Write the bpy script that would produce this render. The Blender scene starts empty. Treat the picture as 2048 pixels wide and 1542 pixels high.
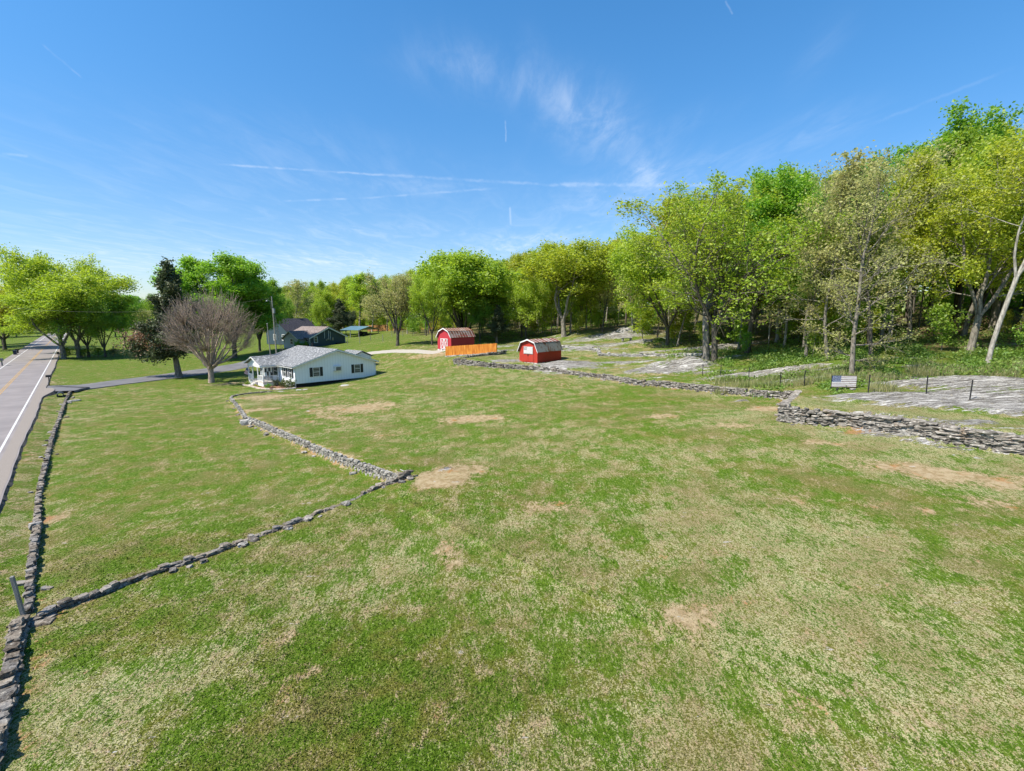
import bpy, math, random
import numpy as np
from mathutils import Vector, Matrix, Euler

random.seed(7)
RNG = np.random.default_rng(7)
SC = bpy.context.scene
COL = SC.collection

# ------------------------------------------------------------------ camera
CAM_H = 9.6
F = 1000.0 / 2048.0            # focal length / image width
PITCH = math.radians(8.0)
CP, SP = math.cos(PITCH), math.sin(PITCH)
cam_d = bpy.data.cameras.new('camera')
cam = bpy.data.objects.new('camera', cam_d)
COL.objects.link(cam)
cam.location = (0, 0, CAM_H)
cam.rotation_euler = (math.radians(90) - PITCH, 0, 0)
cam_d.sensor_width = 36.0
cam_d.lens = 36.0 * F
cam_d.clip_start = 0.1
cam_d.clip_end = 6000
SC.camera = cam


def ray(px, py):
    u = (px - 1024) / 1000.0
    v = (py - 771) / 1000.0
    return Vector((u, CP - v * SP, -SP - v * CP))


def at_t(px, py, t):
    r = ray(px, py)
    return Vector((r.x * t, r.y * t, CAM_H + r.z * t))


def at_z(px, py, z):
    r = ray(px, py)
    t = (z - CAM_H) / r.z
    return Vector((r.x * t, r.y * t, z))


# ------------------------------------------------------------------ terrain
# stone walls that hold back a terrace: (px, py of foot, depth, retained height)
WALL_R = [(910, 728, 72, .85), (975, 736, 69, .7), (1100, 745, 65, .55), (1204, 757, 59, .55), (1266, 769, 54, .6),
          (1328, 773.5, 51.5, .62), (1400, 781.5, 48.5, .65), (1495, 793, 45, .66), (1549, 798, 43.3, .68),
          (1596, 802, 41.6, .75), (1563, 842, 34.5, 1.2), (1621, 848, 33.5, 1.15), (1716, 862, 32, 1.1),
          (1827, 875, 30.5, 1.1), (1906, 889, 29, 1.1), (2048, 910, 27.3, 1.1), (2350, 950, 24.5, 1.0)]
WALL_L = [(462, 800, None, .35), (478, 822, None, .45), (492, 843, None, .5), (570, 880, None, .55), (660, 922, None, .6),
          (735, 955, None, .65), (800, 982, None, .7)]
WALL_D = [(818, 980, None, .55), (760, 990, None, .35), (700, 1012, None, .25), (560, 1062, None, .15), (400, 1118, None, .08), (300, 1150, None, .04),
          (180, 1195, None, .0), (70, 1240, None, .0)]
WALL_T = [(1128, 692, 84, .35), (1196, 702, 79, .4), (1200, 713, 74, .4), (1300, 716, 71, .4), (1405, 722, 66, .3)]


def wpts(lst):
    out = []
    for px, py, t, h in lst:
        p = at_t(px, py, t) if t else at_z(px, py, 0.0)
        out.append((p.x, p.y, p.z, h))
    return np.array(out)


WR, WL, WD, WT = wpts(WALL_R), wpts(WALL_L), wpts(WALL_D), wpts(WALL_T)


def poly_dist(x, y, poly):
    """distance, signed side, height at nearest, overshoot past the first / last point"""
    n = len(poly)
    best = np.full(x.shape, 1e9)
    sd = np.zeros(x.shape)
    hh = np.zeros(x.shape)
    ov = np.zeros(x.shape)
    ac = np.zeros(x.shape)
    for i in range(n - 1):
        a, b = poly[i], poly[i + 1]
        dx, dy = b[0] - a[0], b[1] - a[1]
        L2 = dx * dx + dy * dy
        s = ((x - a[0]) * dx + (y - a[1]) * dy) / L2
        sc = np.clip(s, 0, 1)
        qx, qy = a[0] + sc * dx, a[1] + sc * dy
        d = np.hypot(x - qx, y - qy)
        cr = (dx * (y - a[1]) - dy * (x - a[0])) / math.sqrt(L2)
        m = (d < best - 1e-6) | ((np.abs(d - best) <= 1e-6) & (np.abs(cr) > ac))
        ac = np.where(m, np.abs(cr), ac)
        best = np.where(m, d, best)
        sd = np.where(m, np.where(np.abs(cr) > 0, np.sign(cr), 1) * d, sd)
        hh = np.where(m, a[3] + (b[3] - a[3]) * sc, hh)
        o = np.zeros(x.shape)
        if i == 0:
            o = np.maximum(o, -s * math.sqrt(L2))
        if i == n - 2:
            o = np.maximum(o, (s - 1) * math.sqrt(L2))
        ov = np.where(m, np.maximum(o, 0), ov)
    return best, sd, hh, ov


def sstep(a, b, v):
    t = np.clip((v - a) / (b - a), 0, 1)
    return t * t * (3 - 2 * t)


WLD = np.vstack([WL, WD])


def steps(x, y):
    d, sd, h, ov = poly_dist(x, y, WR)
    z = h * sstep(-.12, .28, sd) * np.exp(-np.maximum(sd, 0) / 14) * np.clip(1 - ov / 7, 0, 1)
    d, sd, h, ov = poly_dist(x, y, WLD)
    z = z + h * sstep(-.1, .2, sd) * np.exp(-np.maximum(sd, 0) / 11) * np.clip(1 - ov / 8, 0, 1)
    d, sd, h, ov = poly_dist(x, y, WT)
    z = z + h * sstep(-.12, .25, sd) * np.exp(-np.maximum(sd, 0) / 9) * np.clip(1 - ov / 6, 0, 1)
    return z


ROAD_Z = 0.4
RP = np.array((-40.6, 39.7))            # a point on the right white line
RD = np.array((-.6536, .7568))          # road direction
RN = np.array((.7568, .6536))           # towards the lawn


def road_coords(x, y):
    return (x - RP[0]) * RD[0] + (y - RP[1]) * RD[1], (x - RP[0]) * RN[0] + (y - RP[1]) * RN[1]


CTRL = []
for px, py, z in [(1024, 1542, 0), (300, 1542, 0), (1600, 1542, .2), (2048, 1542, .5), (60, 1240, 0), (400, 1150, 0), (818, 990, .55),
                  (490, 846, 0), (460, 802, 0), (591, 776, 0), (752, 757, .55), (300, 900, 0), (150, 850, 0), (200, 1100, 0), (600, 960, 0),
                  (420, 750, 0.05), (150, 770, .1), (300, 757, .1), (360, 742, .1), (200, 730, .1), (478, 722, .2), (130, 718, .2),
                  (1000, 830, 1.15), (1024, 1000, .7), (1300, 850, 1.7), (2048, 1100, 1.3), (1500, 1100, .85), (1400, 950, 1.4), (800, 800, .9), (700, 850, .6),
                  (850, 745, 1.9), (780, 722, 1.9), (1100, 900, 1.05)]:
    p = at_z(px, py, z)
    CTRL.append((p.x, p.y, p.z))
for px, py, t in [(1738, 785, 38), (1650, 775, 41.5), (1608, 773, 43), (1498, 760, 49.5), (1405, 753, 53.5), (1855, 792, 36), (1942, 800, 34.5),
                  (1420, 726, 58), (1495, 706, 64), (1655, 716, 50), (1702, 752, 43), (1740, 720, 48), (1940, 707, 47), (1974, 730, 42),
                  (1230, 668, 95), (1130, 676, 95), (1330, 690, 80), (1050, 680, 100), (875, 698, 88), (943, 692, 94), (795, 690, 95), (725, 672, 150), (630, 692, 132),
                  (1073, 725.7, 68), (1125, 717, 72), (1200, 715, 73), (992, 704.5, 84), (760, 660, 175), (548, 700, 118), (1300, 740, 60), (2048, 745, 40)]:
    p = at_t(px, py, t)
    CTRL.append((p.x, p.y, p.z))
for p in WR:
    CTRL.append((p[0], p[1], p[2] + .0))
CTRL += [(90, 60, 11), (80, 30, 5), (60, 5, 2), (120, 120, 16), (60, 130, 11), (20, 160, 9), (-30, 230, 7), (-120, 200, 1), (-200, 260, .5),
         (0, 300, 11), (200, 300, 20), (-300, 500, 2), (300, 20, 14), (400, 500, 22), (0, 600, 12), (-500, 100, 0), (-500, 500, 1), (0, -60, 0), (-80, -40, .2), (80, -60, 2),
         (0, 5, 0), (-20, 0, 0), (500, -100, 14), (-500, -200, 0), (500, 700, 24), (0, -300, 0)]
CTRL = np.array(CTRL)


def _phi(r2):
    return r2 * np.log(r2 + 1e-9) * .5


def _fit():
    x, y = CTRL[:, 0] / 50, CTRL[:, 1] / 50
    st = np.array(steps(CTRL[:, 0], CTRL[:, 1]))
    st[-26 - len(WR):-26] = 0
    z = CTRL[:, 2] - st
    n = len(x)
    K = _phi((x[:, None] - x[None]) ** 2 + (y[:, None] - y[None]) ** 2) + np.eye(n) * .012
    P = np.stack([np.ones(n), x, y], 1)
    A = np.block([[K, P], [P.T, np.zeros((3, 3))]])
    return np.linalg.solve(A, np.concatenate([z, np.zeros(3)]))


_W = _fit()


def base_z(x, y):
    xs, ys = x / 50, y / 50
    z = _W[-3] + _W[-2] * xs + _W[-1] * ys
    for i in range(len(CTRL)):
        z = z + _W[i] * _phi((xs - CTRL[i, 0] / 50) ** 2 + (ys - CTRL[i, 1] / 50) ** 2)
    return z


MOUNDS = []     # rock mounds: (x, y, rx, ry, rot, h)
for px, py, t, rx, ry, h in [(1325, 735, 60, 4.2, 2.2, .7), (1390, 733, 59, 3.0, 1.6, .5), (1180, 660, 98, 9, 3, .9), (1270, 665, 92, 8, 3, .8),
                             (1350, 668, 82, 7, 2.5, .7), (1990, 668, 60, 8, 4, 1.6), (1140, 735, 67, 3.5, 2, .35), (1780, 720, 50, 4, 1.5, .5),
                             (1000, 722, 75, 2.5, 1.5, .2)]:
    p = at_t(px, py, t)
    MOUNDS.append((p.x, p.y, rx, ry, math.atan2(-p.x, p.y) * .5, h))


def vnoise(x, y, s, seed=0):
    """cheap smooth value noise"""
    x, y = x / s, y / s
    xi, yi = np.floor(x), np.floor(y)
    fx, fy = x - xi, y - yi
    fx, fy = fx * fx * (3 - 2 * fx), fy * fy * (3 - 2 * fy)

    def h(a, b):
        v = np.sin(a * 127.1 + b * 311.7 + seed * 74.7) * 43758.5453
        return v - np.floor(v)
    return (h(xi, yi) * (1 - fx) + h(xi + 1, yi) * fx) * (1 - fy) + (h(xi, yi + 1) * (1 - fx) + h(xi + 1, yi + 1) * fx) * fy


def ground(x, y, base=None):
    x = np.asarray(x, float)
    y = np.asarray(y, float)
    z = (base or base_z)(x, y) + steps(x, y)
    for mx, my, rx, ry, ro, h in MOUNDS:
        c, s = math.cos(ro), math.sin(ro)
        a = ((x - mx) * c + (y - my) * s) / rx
        b = (-(x - mx) * s + (y - my) * c) / ry
        z = z + h * np.exp(-(a * a + b * b) * 1.3) * (.6 + .8 * vnoise(x, y, 1.1, 3))
    z = z + (vnoise(x, y, 2.3, 1) - .5) * .07 + (vnoise(x, y, .9, 2) - .5) * .03
    al, ac = road_coords(x, y)
    # the road bed: level strip, a shallow verge ditch beside the lawn
    w = sstep(2.6, .9, ac) * sstep(-14, -8.5, ac)
    z = z * (1 - w) + (ROAD_Z - .12) * w
    return z


_GX = np.arange(-330, 330.1, 1.0)
_GY = np.arange(-60, 480.1, 1.0)
_GB = base_z(*[q.ravel() for q in np.meshgrid(_GX, _GY)]).reshape(len(_GY), len(_GX))


def fast_base(x, y):
    """the smooth part of the terrain, read from a one metre table"""
    fx, fy = np.clip(x + 330, 0, 659.99), np.clip(y + 60, 0, 539.99)
    i, j = fx.astype(int), fy.astype(int)
    fx, fy = fx - i, fy - j
    return (_GB[j, i] * (1 - fx) + _GB[j, i + 1] * fx) * (1 - fy) + (_GB[j + 1, i] * (1 - fx) + _GB[j + 1, i + 1] * fx) * fy


def gz(x, y):
    return float(ground(np.array([x]), np.array([y]), fast_base)[0])


def hit(px, py):
    """where the line of sight through a point of the photo meets the terrain"""
    r = ray(px, py)
    ts = np.linspace(8, 260, 1400)
    zz = CAM_H + r.z * ts - ground(r.x * ts, r.y * ts, fast_base)
    k = np.argmax(zz < 0) if (zz < 0).any() else len(ts) - 1
    t = ts[k]
    if 0 < k:
        a, b = zz[k - 1], zz[k]
        if a > 0 > b:
            t = ts[k - 1] + (ts[k] - ts[k - 1]) * a / (a - b)
    x, y = r.x * t, r.y * t
    return Vector((x, y, gz(x, y)))


def on(px, py, t):
    p = at_t(px, py, t)
    return Vector((p.x, p.y, gz(p.x, p.y)))


# ------------------------------------------------------------------ helpers: objects
def link(o):
    COL.objects.link(o)
    return o


def tag(o, label=None, cat=None, group=None, kind=None):
    if label:
        o['label'] = label
    if cat:
        o['category'] = cat
    if group:
        o['group'] = group
    if kind:
        o['kind'] = kind
    return o


def thing(name, loc, rz=0.0, label=None, cat=None, group=None):
    o = bpy.data.objects.new(name, None)
    o.empty_display_size = .3
    o.location = loc
    o.rotation_euler = (0, 0, rz)
    link(o)
    return tag(o, label, cat, group)


def np_mesh(name, V, Fq, mats, smooth=False, fmat=None):
    me = bpy.data.meshes.new(name)
    V = np.asarray(V, np.float32)
    Fq = np.asarray(Fq, np.int32)
    nf, k = Fq.shape
    me.vertices.add(len(V))
    me.vertices.foreach_set('co', V.ravel())
    me.loops.add(nf * k)
    me.loops.foreach_set('vertex_index', Fq.ravel())
    me.polygons.add(nf)
    me.polygons.foreach_set('loop_start', np.arange(nf, dtype=np.int32) * k)
    me.polygons.foreach_set('loop_total', np.full(nf, k, np.int32))
    for m in (mats if isinstance(mats, (list, tuple)) else [mats]):
        me.materials.append(m)
    if fmat is not None:
        me.polygons.foreach_set('material_index', np.asarray(fmat, np.int32))
    me.polygons.foreach_set('use_smooth', np.full(nf, smooth, bool))
    me.update()
    me.validate()
    return me


class MB:
    """collects shapes, builds ONE mesh"""

    def __init__(s):
        s.v, s.f, s.m, s.cm = [], [], [], 0

    def add(s, vs, fs):
        k = len(s.v)
        s.v += [tuple(q) for q in vs]
        s.f += [tuple(i + k for i in f) for f in fs]
        s.m += [s.cm] * len(fs)
        return s

    def box(s, c, d, rz=0.0, rot=None):
        M = rot if rot is not None else Matrix.Rotation(rz, 3, 'Z')
        c = Vector(c)
        vs = [c + M @ Vector((sx * d[0] / 2, sy * d[1] / 2, sz * d[2] / 2)) for sx in (-1, 1) for sy in (-1, 1) for sz in (-1, 1)]
        return s.add(vs, [(0, 1, 3, 2), (4, 6, 7, 5), (0, 4, 5, 1), (2, 3, 7, 6), (0, 2, 6, 4), (1, 5, 7, 3)])

    def b2(s, a, b):
        return s.box([(a[i] + b[i]) / 2 for i in range(3)], [abs(b[i] - a[i]) for i in range(3)])

    def slab(s, quad, th):
        q = [Vector(p) for p in quad]
        n = (q[1] - q[0]).cross(q[-1] - q[0]).normalized() * th
        k = len(q)
        vs = q + [p - n for p in q]
        fs = [tuple(range(k)), tuple(range(2 * k - 1, k - 1, -1))]
        fs += [(i, i + k, (i + 1) % k + k, (i + 1) % k) for i in range(k)]
        return s.add(vs, fs)

    def tube(s, pts, rads, n=6, cap=True):
        pts = [Vector(p) for p in pts]
        vs, fs = [], []
        for i, p in enumerate(pts):
            d = (pts[min(i + 1, len(pts) - 1)] - pts[max(i - 1, 0)]).normalized()
            a = d.cross(Vector((0, 0, 1))) if abs(d.z) < .95 else d.cross(Vector((1, 0, 0)))
            a.normalize()
            b = d.cross(a)
            r = rads[i] if isinstance(rads, (list, tuple)) else rads
            for j in range(n):
                t = 2 * math.pi * j / n
                vs.append(p + a * (r * math.cos(t)) + b * (r * math.sin(t)))
        for i in range(len(pts) - 1):
            for j in range(n):
                fs.append((i * n + j, i * n + (j + 1) % n, (i + 1) * n + (j + 1) % n, (i + 1) * n + j))
        if cap:
            fs.append(tuple(range(n - 1, -1, -1)))
            fs.append(tuple(range((len(pts) - 1) * n, len(pts) * n)))
        return s.add(vs, fs)

    def build(s, name, mats, parent=None, smooth=False, bevel=0.0):
        me = bpy.data.meshes.new(name)
        me.from_pydata(s.v, [], s.f)
        for m in (mats if isinstance(mats, (list, tuple)) else [mats]):
            me.materials.append(m)
        me.polygons.foreach_set('material_index', s.m)
        if smooth:
            me.polygons.foreach_set('use_smooth', [True] * len(s.f))
        me.update()
        o = bpy.data.objects.new(name, me)
        link(o)
        if parent is not None:
            o.parent = parent
        if bevel:
            b = o.modifiers.new('bevel', 'BEVEL')
            b.width = bevel
            b.segments = 2
        return o


# ------------------------------------------------------------------ helpers: materials
class NT:
    def __init__(s, nt):
        s.nt = nt
        s.n = nt.nodes
        s.l = nt.links

    def node(s, t, **kw):
        n = s.n.new(t)
        for k, v in kw.items():
            setattr(n, k, v)
        return n

    def put(s, sock, v):
        if v is None:
            return
        if isinstance(v, bpy.types.NodeSocket):
            s.l.new(v, sock)
        else:
            if isinstance(v, (tuple, list)) and sock.type == 'RGBA' and len(v) == 3:
                v = (*v, 1)
            sock.default_value = v

    def math(s, op, a, b=None, c=None, clamp=False):
        n = s.node('ShaderNodeMath', operation=op, use_clamp=clamp)
        s.put(n.inputs[0], a)
        s.put(n.inputs[1], b)
        s.put(n.inputs[2], c)
        return n.outputs[0]

    def vmath(s, op, a, b=None):
        n = s.node('ShaderNodeVectorMath', operation=op)
        s.put(n.inputs[0], a)
        if b is not None:
            s.put(n.inputs[1], b)
        return n.outputs['Value'] if op in ('DOT_PRODUCT', 'LENGTH', 'DISTANCE') else n.outputs[0]

    def noise(s, vec, scale, detail=3, rough=.55, dist=0.0):
        n = s.node('ShaderNodeTexNoise')
        s.put(n.inputs['Vector'], vec)
        n.inputs['Scale'].default_value = scale
        n.inputs['Detail'].default_value = detail
        n.inputs['Roughness'].default_value = rough
        n.inputs['Distortion'].default_value = dist
        return n.outputs['Fac']

    def vor(s, vec, scale, feature='F1', out='Distance', rnd=1.0):
        n = s.node('ShaderNodeTexVoronoi', feature=feature)
        s.put(n.inputs['Vector'], vec)
        n.inputs['Scale'].default_value = scale
        n.inputs['Randomness'].default_value = rnd
        return n.outputs[out]

    def ss(s, v, a, b):
        n = s.node('ShaderNodeMapRange', interpolation_type='SMOOTHSTEP')
        s.put(n.inputs[0], v)
        n.inputs[1].default_value = a
        n.inputs[2].default_value = b
        return n.outputs[0]

    def lin(s, v, a, b, c=0.0, d=1.0):
        n = s.node('ShaderNodeMapRange')
        s.put(n.inputs[0], v)
        for i, q in enumerate((a, b, c, d)):
            n.inputs[i + 1].default_value = q
        return n.outputs[0]

    def mix(s, f, a, b, blend='MIX'):
        n = s.node('ShaderNodeMix', data_type='RGBA', blend_type=blend)
        s.put(n.inputs[0], f)
        s.put(n.inputs[6], a)
        s.put(n.inputs[7], b)
        return n.outputs[2]

    def map(s, vec, scale=(1, 1, 1), rot=(0, 0, 0), loc=(0, 0, 0)):
        n = s.node('ShaderNodeMapping')
        s.put(n.inputs[0], vec)
        n.inputs['Scale'].default_value = scale
        n.inputs['Rotation'].default_value = rot
        n.inputs['Location'].default_value = loc
        return n.outputs[0]

    def bump(s, h, strength=.5, dist=.02, normal=None):
        n = s.node('ShaderNodeBump')
        n.inputs['Strength'].default_value = strength
        n.inputs['Distance'].default_value = dist
        s.put(n.inputs['Height'], h)
        if normal is not None:
            s.put(n.inputs['Normal'], normal)
        return n.outputs[0]


def new_mat(name):
    m = bpy.data.materials.new(name)
    m.use_nodes = True
    t = NT(m.node_tree)
    for n in list(t.n):
        t.n.remove(n)
    t.out = t.node('ShaderNodeOutputMaterial')
    t.pos = t.node('ShaderNodeNewGeometry').outputs['Position']
    tc = t.node('ShaderNodeTexCoord')
    t.obj = tc.outputs['Object']
    return m, t


def principled(t, color, rough=.8, normal=None, metal=0.0, spec=.3):
    p = t.node('ShaderNodeBsdfPrincipled')
    t.put(p.inputs['Base Color'], color)
    t.put(p.inputs['Roughness'], rough)
    t.put(p.inputs['Metallic'], metal)
    p.inputs['Specular IOR Level'].default_value = spec
    if normal is not None:
        t.put(p.inputs['Normal'], normal)
    t.l.new(p.outputs[0], t.out.inputs[0])
    return p


def simple(name, c1, c2=None, scale=3.0, rough=.75, bump=.15, bscale=None, metal=0.0, spec=.3, stretch=(1, 1, 1), lo=.35, hi=.65, dirt=0.0):
    m, t = new_mat(name)
    v = t.map(t.obj, scale=stretch)
    n1 = t.noise(v, scale, 5, .6)
    c2 = c2 or tuple(q * .75 for q in c1)
    col = t.mix(t.ss(n1, lo, hi), c1, c2)
    if dirt:
        col = t.mix(t.math('MULTIPLY', t.ss(t.noise(t.obj, scale * .35, 4), .5, .75), dirt), col, (.13, .10, .07))
    nr = t.bump(t.noise(v, bscale or scale * 4, 4), bump, .02) if bump else None
    principled(t, col, rough, nr, metal, spec)
    return m


def leaf_mat(name, c_dark, c_light, c_alt=None, alt=.25, trans=.42):
    """c_alt: an accent leaf colour on a share of the twigs"""
    m, t = new_mat(name)
    at = t.node('ShaderNodeAttribute', attribute_name='tint')
    oi = t.node('ShaderNodeObjectInfo')
    f = at.outputs['Fac']
    col = t.mix(f, c_dark, c_light)
    if c_alt:
        n = t.noise(t.obj, .55, 2)
        col = t.mix(t.math('MULTIPLY', t.ss(n, .48, .62), alt), col, c_alt)
    hs = t.node('ShaderNodeHueSaturation')
    t.put(hs.inputs['Hue'], t.lin(oi.outputs['Random'], 0, 1, .482, .515))
    t.put(hs.inputs['Value'], t.lin(t.math('FRACT', t.math('MULTIPLY', oi.outputs['Random'], 7.31)), 0, 1, .85, 1.15))
    t.put(hs.inputs['Color'], col)
    d = t.node('ShaderNodeBsdfDiffuse')
    t.put(d.inputs[0], hs.outputs[0])
    tr = t.node('ShaderNodeBsdfTranslucent')
    t.put(tr.inputs[0], t.mix(.4, hs.outputs[0], tuple(min(.9, q * 1.6) for q in c_light)))
    mx = t.node('ShaderNodeMixShader')
    mx.inputs[0].default_value = trans
    t.l.new(d.outputs[0], mx.inputs[1])
    t.l.new(tr.outputs[0], mx.inputs[2])
    g = t.node('ShaderNodeBsdfGlossy')
    g.inputs['Roughness'].default_value = .55
    mx2 = t.node('ShaderNodeMixShader')
    mx2.inputs[0].default_value = .04
    t.l.new(mx.outputs[0], mx2.inputs[1])
    t.l.new(g.outputs[0], mx2.inputs[2])
    t.l.new(mx2.outputs[0], t.out.inputs[0])
    return m


def bark_mat(name, c1, c2, scale=2.5):
    m, t = new_mat(name)
    v = t.map(t.obj, scale=(1, 1, .22))
    n = t.noise(v, scale * 3, 5, .65)
    n2 = t.noise(t.obj, scale * .5, 3)
    col = t.mix(t.ss(n, .35, .65), c1, c2)
    col = t.mix(t.math('MULTIPLY', t.ss(n2, .52, .68), .35), col, (.16, .17, .12))
    principled(t, col, .9, t.bump(n, .6, .04), 0, .15)
    return m


# ------------------------------------------------------------------ lighting and sky
SUN_AZ = math.atan2(-.88, -.47)       # compass angle from +Y towards +X
SUN_EL = math.radians(53)
sd = bpy.data.lights.new('sun', 'SUN')
sd.energy = 4.9
sd.angle = math.radians(.53)
sd.color = (1.0, .94, .83)
sun = link(bpy.data.objects.new('sun', sd))
to_sun = Vector((math.sin(SUN_AZ) * math.cos(SUN_EL), math.cos(SUN_AZ) * math.cos(SUN_EL), math.sin(SUN_EL)))
sun.rotation_euler = to_sun.to_track_quat('Z', 'Y').to_euler()
sun.location = (-40, -30, 60)

W = bpy.data.worlds.new('World')
SC.world = W
W.use_nodes = True
w = NT(W.node_tree)
for n in list(w.n):
    w.n.remove(n)
sky = w.node('ShaderNodeTexSky', sky_type='NISHITA')
sky.sun_disc = False
sky.sun_elevation = SUN_EL
sky.sun_rotation = SUN_AZ % (2 * math.pi)
sky.altitude = 200
sky.air_density = 1.0
sky.dust_density = .35
sky.ozone_density = 2.2
hs = w.node('ShaderNodeHueSaturation')
hs.inputs['Saturation'].default_value = 1.30
hs.inputs['Hue'].default_value = .497
hs.inputs['Value'].default_value = 1.34
w.l.new(sky.outputs[0], hs.inputs['Color'])
gen = w.node('ShaderNodeTexCoord').outputs['Generated']
dirn = w.vmath('NORMALIZE', gen)
sep = w.node('ShaderNodeSeparateXYZ')
w.l.new(dirn, sep.inputs[0])
# project the view direction on a flat cloud deck so that the cirrus is foreshortened to the horizon
zc = w.math('MAXIMUM', sep.outputs[2], .03)
comb = w.node('ShaderNodeCombineXYZ')
w.put(comb.inputs[0], w.math('DIVIDE', sep.outputs[0], zc))
w.put(comb.inputs[1], w.math('DIVIDE', sep.outputs[1], zc))
deck = comb.outputs[0]
cirr = w.noise(w.map(deck, scale=(1.5, .55, 1), rot=(0, 0, math.radians(28))), 2.2, 8, .62, .9)
fine = w.noise(w.map(deck, scale=(2.2, .5, 1), rot=(0, 0, math.radians(40))), 5, 6, .65, .6)


def sky_dir(px, py):
    return ray(px, py).normalized()


def blob(px, py, rad_px, stretch=1.0, axis=(1, 0)):
    """soft patch of sky around a direction"""
    c = sky_dir(px, py)
    ax = (sky_dir(px + axis[0] * 20, py + axis[1] * 20) - c)
    ax = (ax - c * ax.dot(c)).normalized()
    ay = c.cross(ax)
    a = w.math('MULTIPLY', w.vmath('DOT_PRODUCT', dirn, tuple(ax)), 1000.0 / (rad_px * stretch))
    b = w.math('MULTIPLY', w.vmath('DOT_PRODUCT', dirn, tuple(ay)), 1000.0 / rad_px)
    q = w.math('ADD', w.math('MULTIPLY', a, a), w.math('MULTIPLY', b, b))
    front = w.math('GREATER_THAN', w.vmath('DOT_PRODUCT', dirn, tuple(c)), 0.0)
    return w.math('MULTIPLY', w.math('EXPONENT', w.math('MULTIPLY', q, -1.0)), front)


cl = None
for px, py, r, st, ax, k in [(1185, 238, 48, 2.0, (1, .55), .75), (1090, 140, 22, 3, (.5, 1), .16), (905, 130, 40, 2.2, (1, .2), .28), (1010, 160, 30, 3, (1, .4), .3),
                             (1300, 370, 30, 5, (1, -.25), .6), (1290, 335, 22, 2, (1, -.6), .6), (1050, 485, 16, 6.5, (1, -.12), 1.0), (680, 525, 16, 8, (1, .02), .85),
                             (300, 525, 22, 8, (1, 0), .6), (800, 370, 14, 12, (1, .05), .25), (560, 300, 50, 5, (1, .12), .2), (1640, 255, 26, 2.2, (1, -.3), .35), (1650, 85, 22, 2.4, (.7, -1), .2), (1380, 240, 20, 3, (1, -.3), .15), (750, 460, 14, 12, (1, .02), .3)]:
    b = w.math('MULTIPLY', blob(px, py, r, st, ax), k)
    cl = b if cl is None else w.math('ADD', cl, b)
tex = w.ss(w.math('ADD', w.math('MULTIPLY', cirr, .6), w.math('MULTIPLY', fine, .4)), .38, .72)
cl = w.math('MULTIPLY', cl, w.math('ADD', w.math('MULTIPLY', tex, .36), .05))
# thin general veil low over the horizon
veil = w.math('MULTIPLY', w.ss(sep.outputs[2], .33, .02), w.math('ADD', w.math('MULTIPLY', w.ss(cirr, .4, .75), .16), .06))
cl = w.math('ADD', cl, veil)


def contrail(p0, p1, wid, k):
    a, b = sky_dir(*p0), sky_dir(*p1)
    n = a.cross(b).normalized()
    mid = ((a + b) / 2).normalized()
    half = a.angle(b) / 2
    al = (b - a).normalized()
    wob = w.math('MULTIPLY', w.math('SUBTRACT', w.noise(dirn, 60, 3), .5), wid * .0016)
    d = w.math('ABSOLUTE', w.math('ADD', w.vmath('DOT_PRODUCT', dirn, tuple(n)), wob))
    s = w.math('ABSOLUTE', w.vmath('DOT_PRODUCT', dirn, tuple(al)))
    f = w.math('MULTIPLY', w.ss(d, wid / 1000.0, 0.0), w.ss(s, half, half * .75))
    f = w.math('MULTIPLY', f, w.math('GREATER_THAN', w.vmath('DOT_PRODUCT', dirn, tuple(mid)), 0))
    br = w.math('ADD', w.math('MULTIPLY', w.ss(w.noise(dirn, 38, 4), .38, .62), .8), .25)
    return w.math('MULTIPLY', w.math('MULTIPLY', f, br), k * .52)


for c in [((420, 327), (790, 352), 2.8, .36), ((740, 348), (1180, 374), 4.0, .24), ((1100, 368), (1500, 372), 5, .3), ((1011, 238), (1012, 286), 2.2, .3), ((1020, 412), (1022, 452), 3, .35),
          ((80, 85), (166, 158), 2.2, .22), ((560, 403), (700, 397), 3, .35), ((700, 398), (1000, 376), 3, .22), ((1450, 0), (1466, 30), 2, .2), ((1740, 250), (2040, 130), 4, .09), ((0, 308), (60, 312), 3, .25)]:
    cl = w.math('ADD', cl, contrail(*c))
cl = w.math('MULTIPLY', w.math('MINIMUM', cl, .92), w.ss(sep.outputs[2], -.01, .03))
hz = w.node('ShaderNodeMix', data_type='RGBA', blend_type='MULTIPLY')
hz.inputs[0].default_value = 1.0
w.l.new(hs.outputs[0], hz.inputs[6])
w.put(hz.inputs[7], w.mix(w.ss(sep.outputs[2], .0, .5), (.58, .615, .71), (.90, .96, .98)))
skyc = w.mix(cl, hz.outputs[2], (6.6, 7.0, 7.6))
bg = w.node('ShaderNodeBackground')
w.put(bg.inputs[0], skyc)
bg.inputs[1].default_value = .10
wo = w.node('ShaderNodeOutputWorld')
w.l.new(bg.outputs[0], wo.inputs[0])

SC.view_settings.view_transform = 'Standard'
SC.view_settings.look = 'None'
SC.view_settings.exposure = 0.72
SC.view_settings.gamma = 1.0
SC.render.engine = 'CYCLES'
cy = SC.cycles
cy.use_denoising = True
cy.denoiser = 'OPENIMAGEDENOISE'
cy.denoising_input_passes = 'RGB_ALBEDO_NORMAL'
cy.denoising_prefilter = 'ACCURATE'
SC.render.filter_size = 1.1
cy.max_bounces = 7
cy.diffuse_bounces = 4
cy.glossy_bounces = 2
cy.transmission_bounces = 4
cy.transparent_max_bounces = 4
cy.caustics_reflective = False
cy.caustics_refractive = False
cy.sample_clamp_indirect = 6

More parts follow.
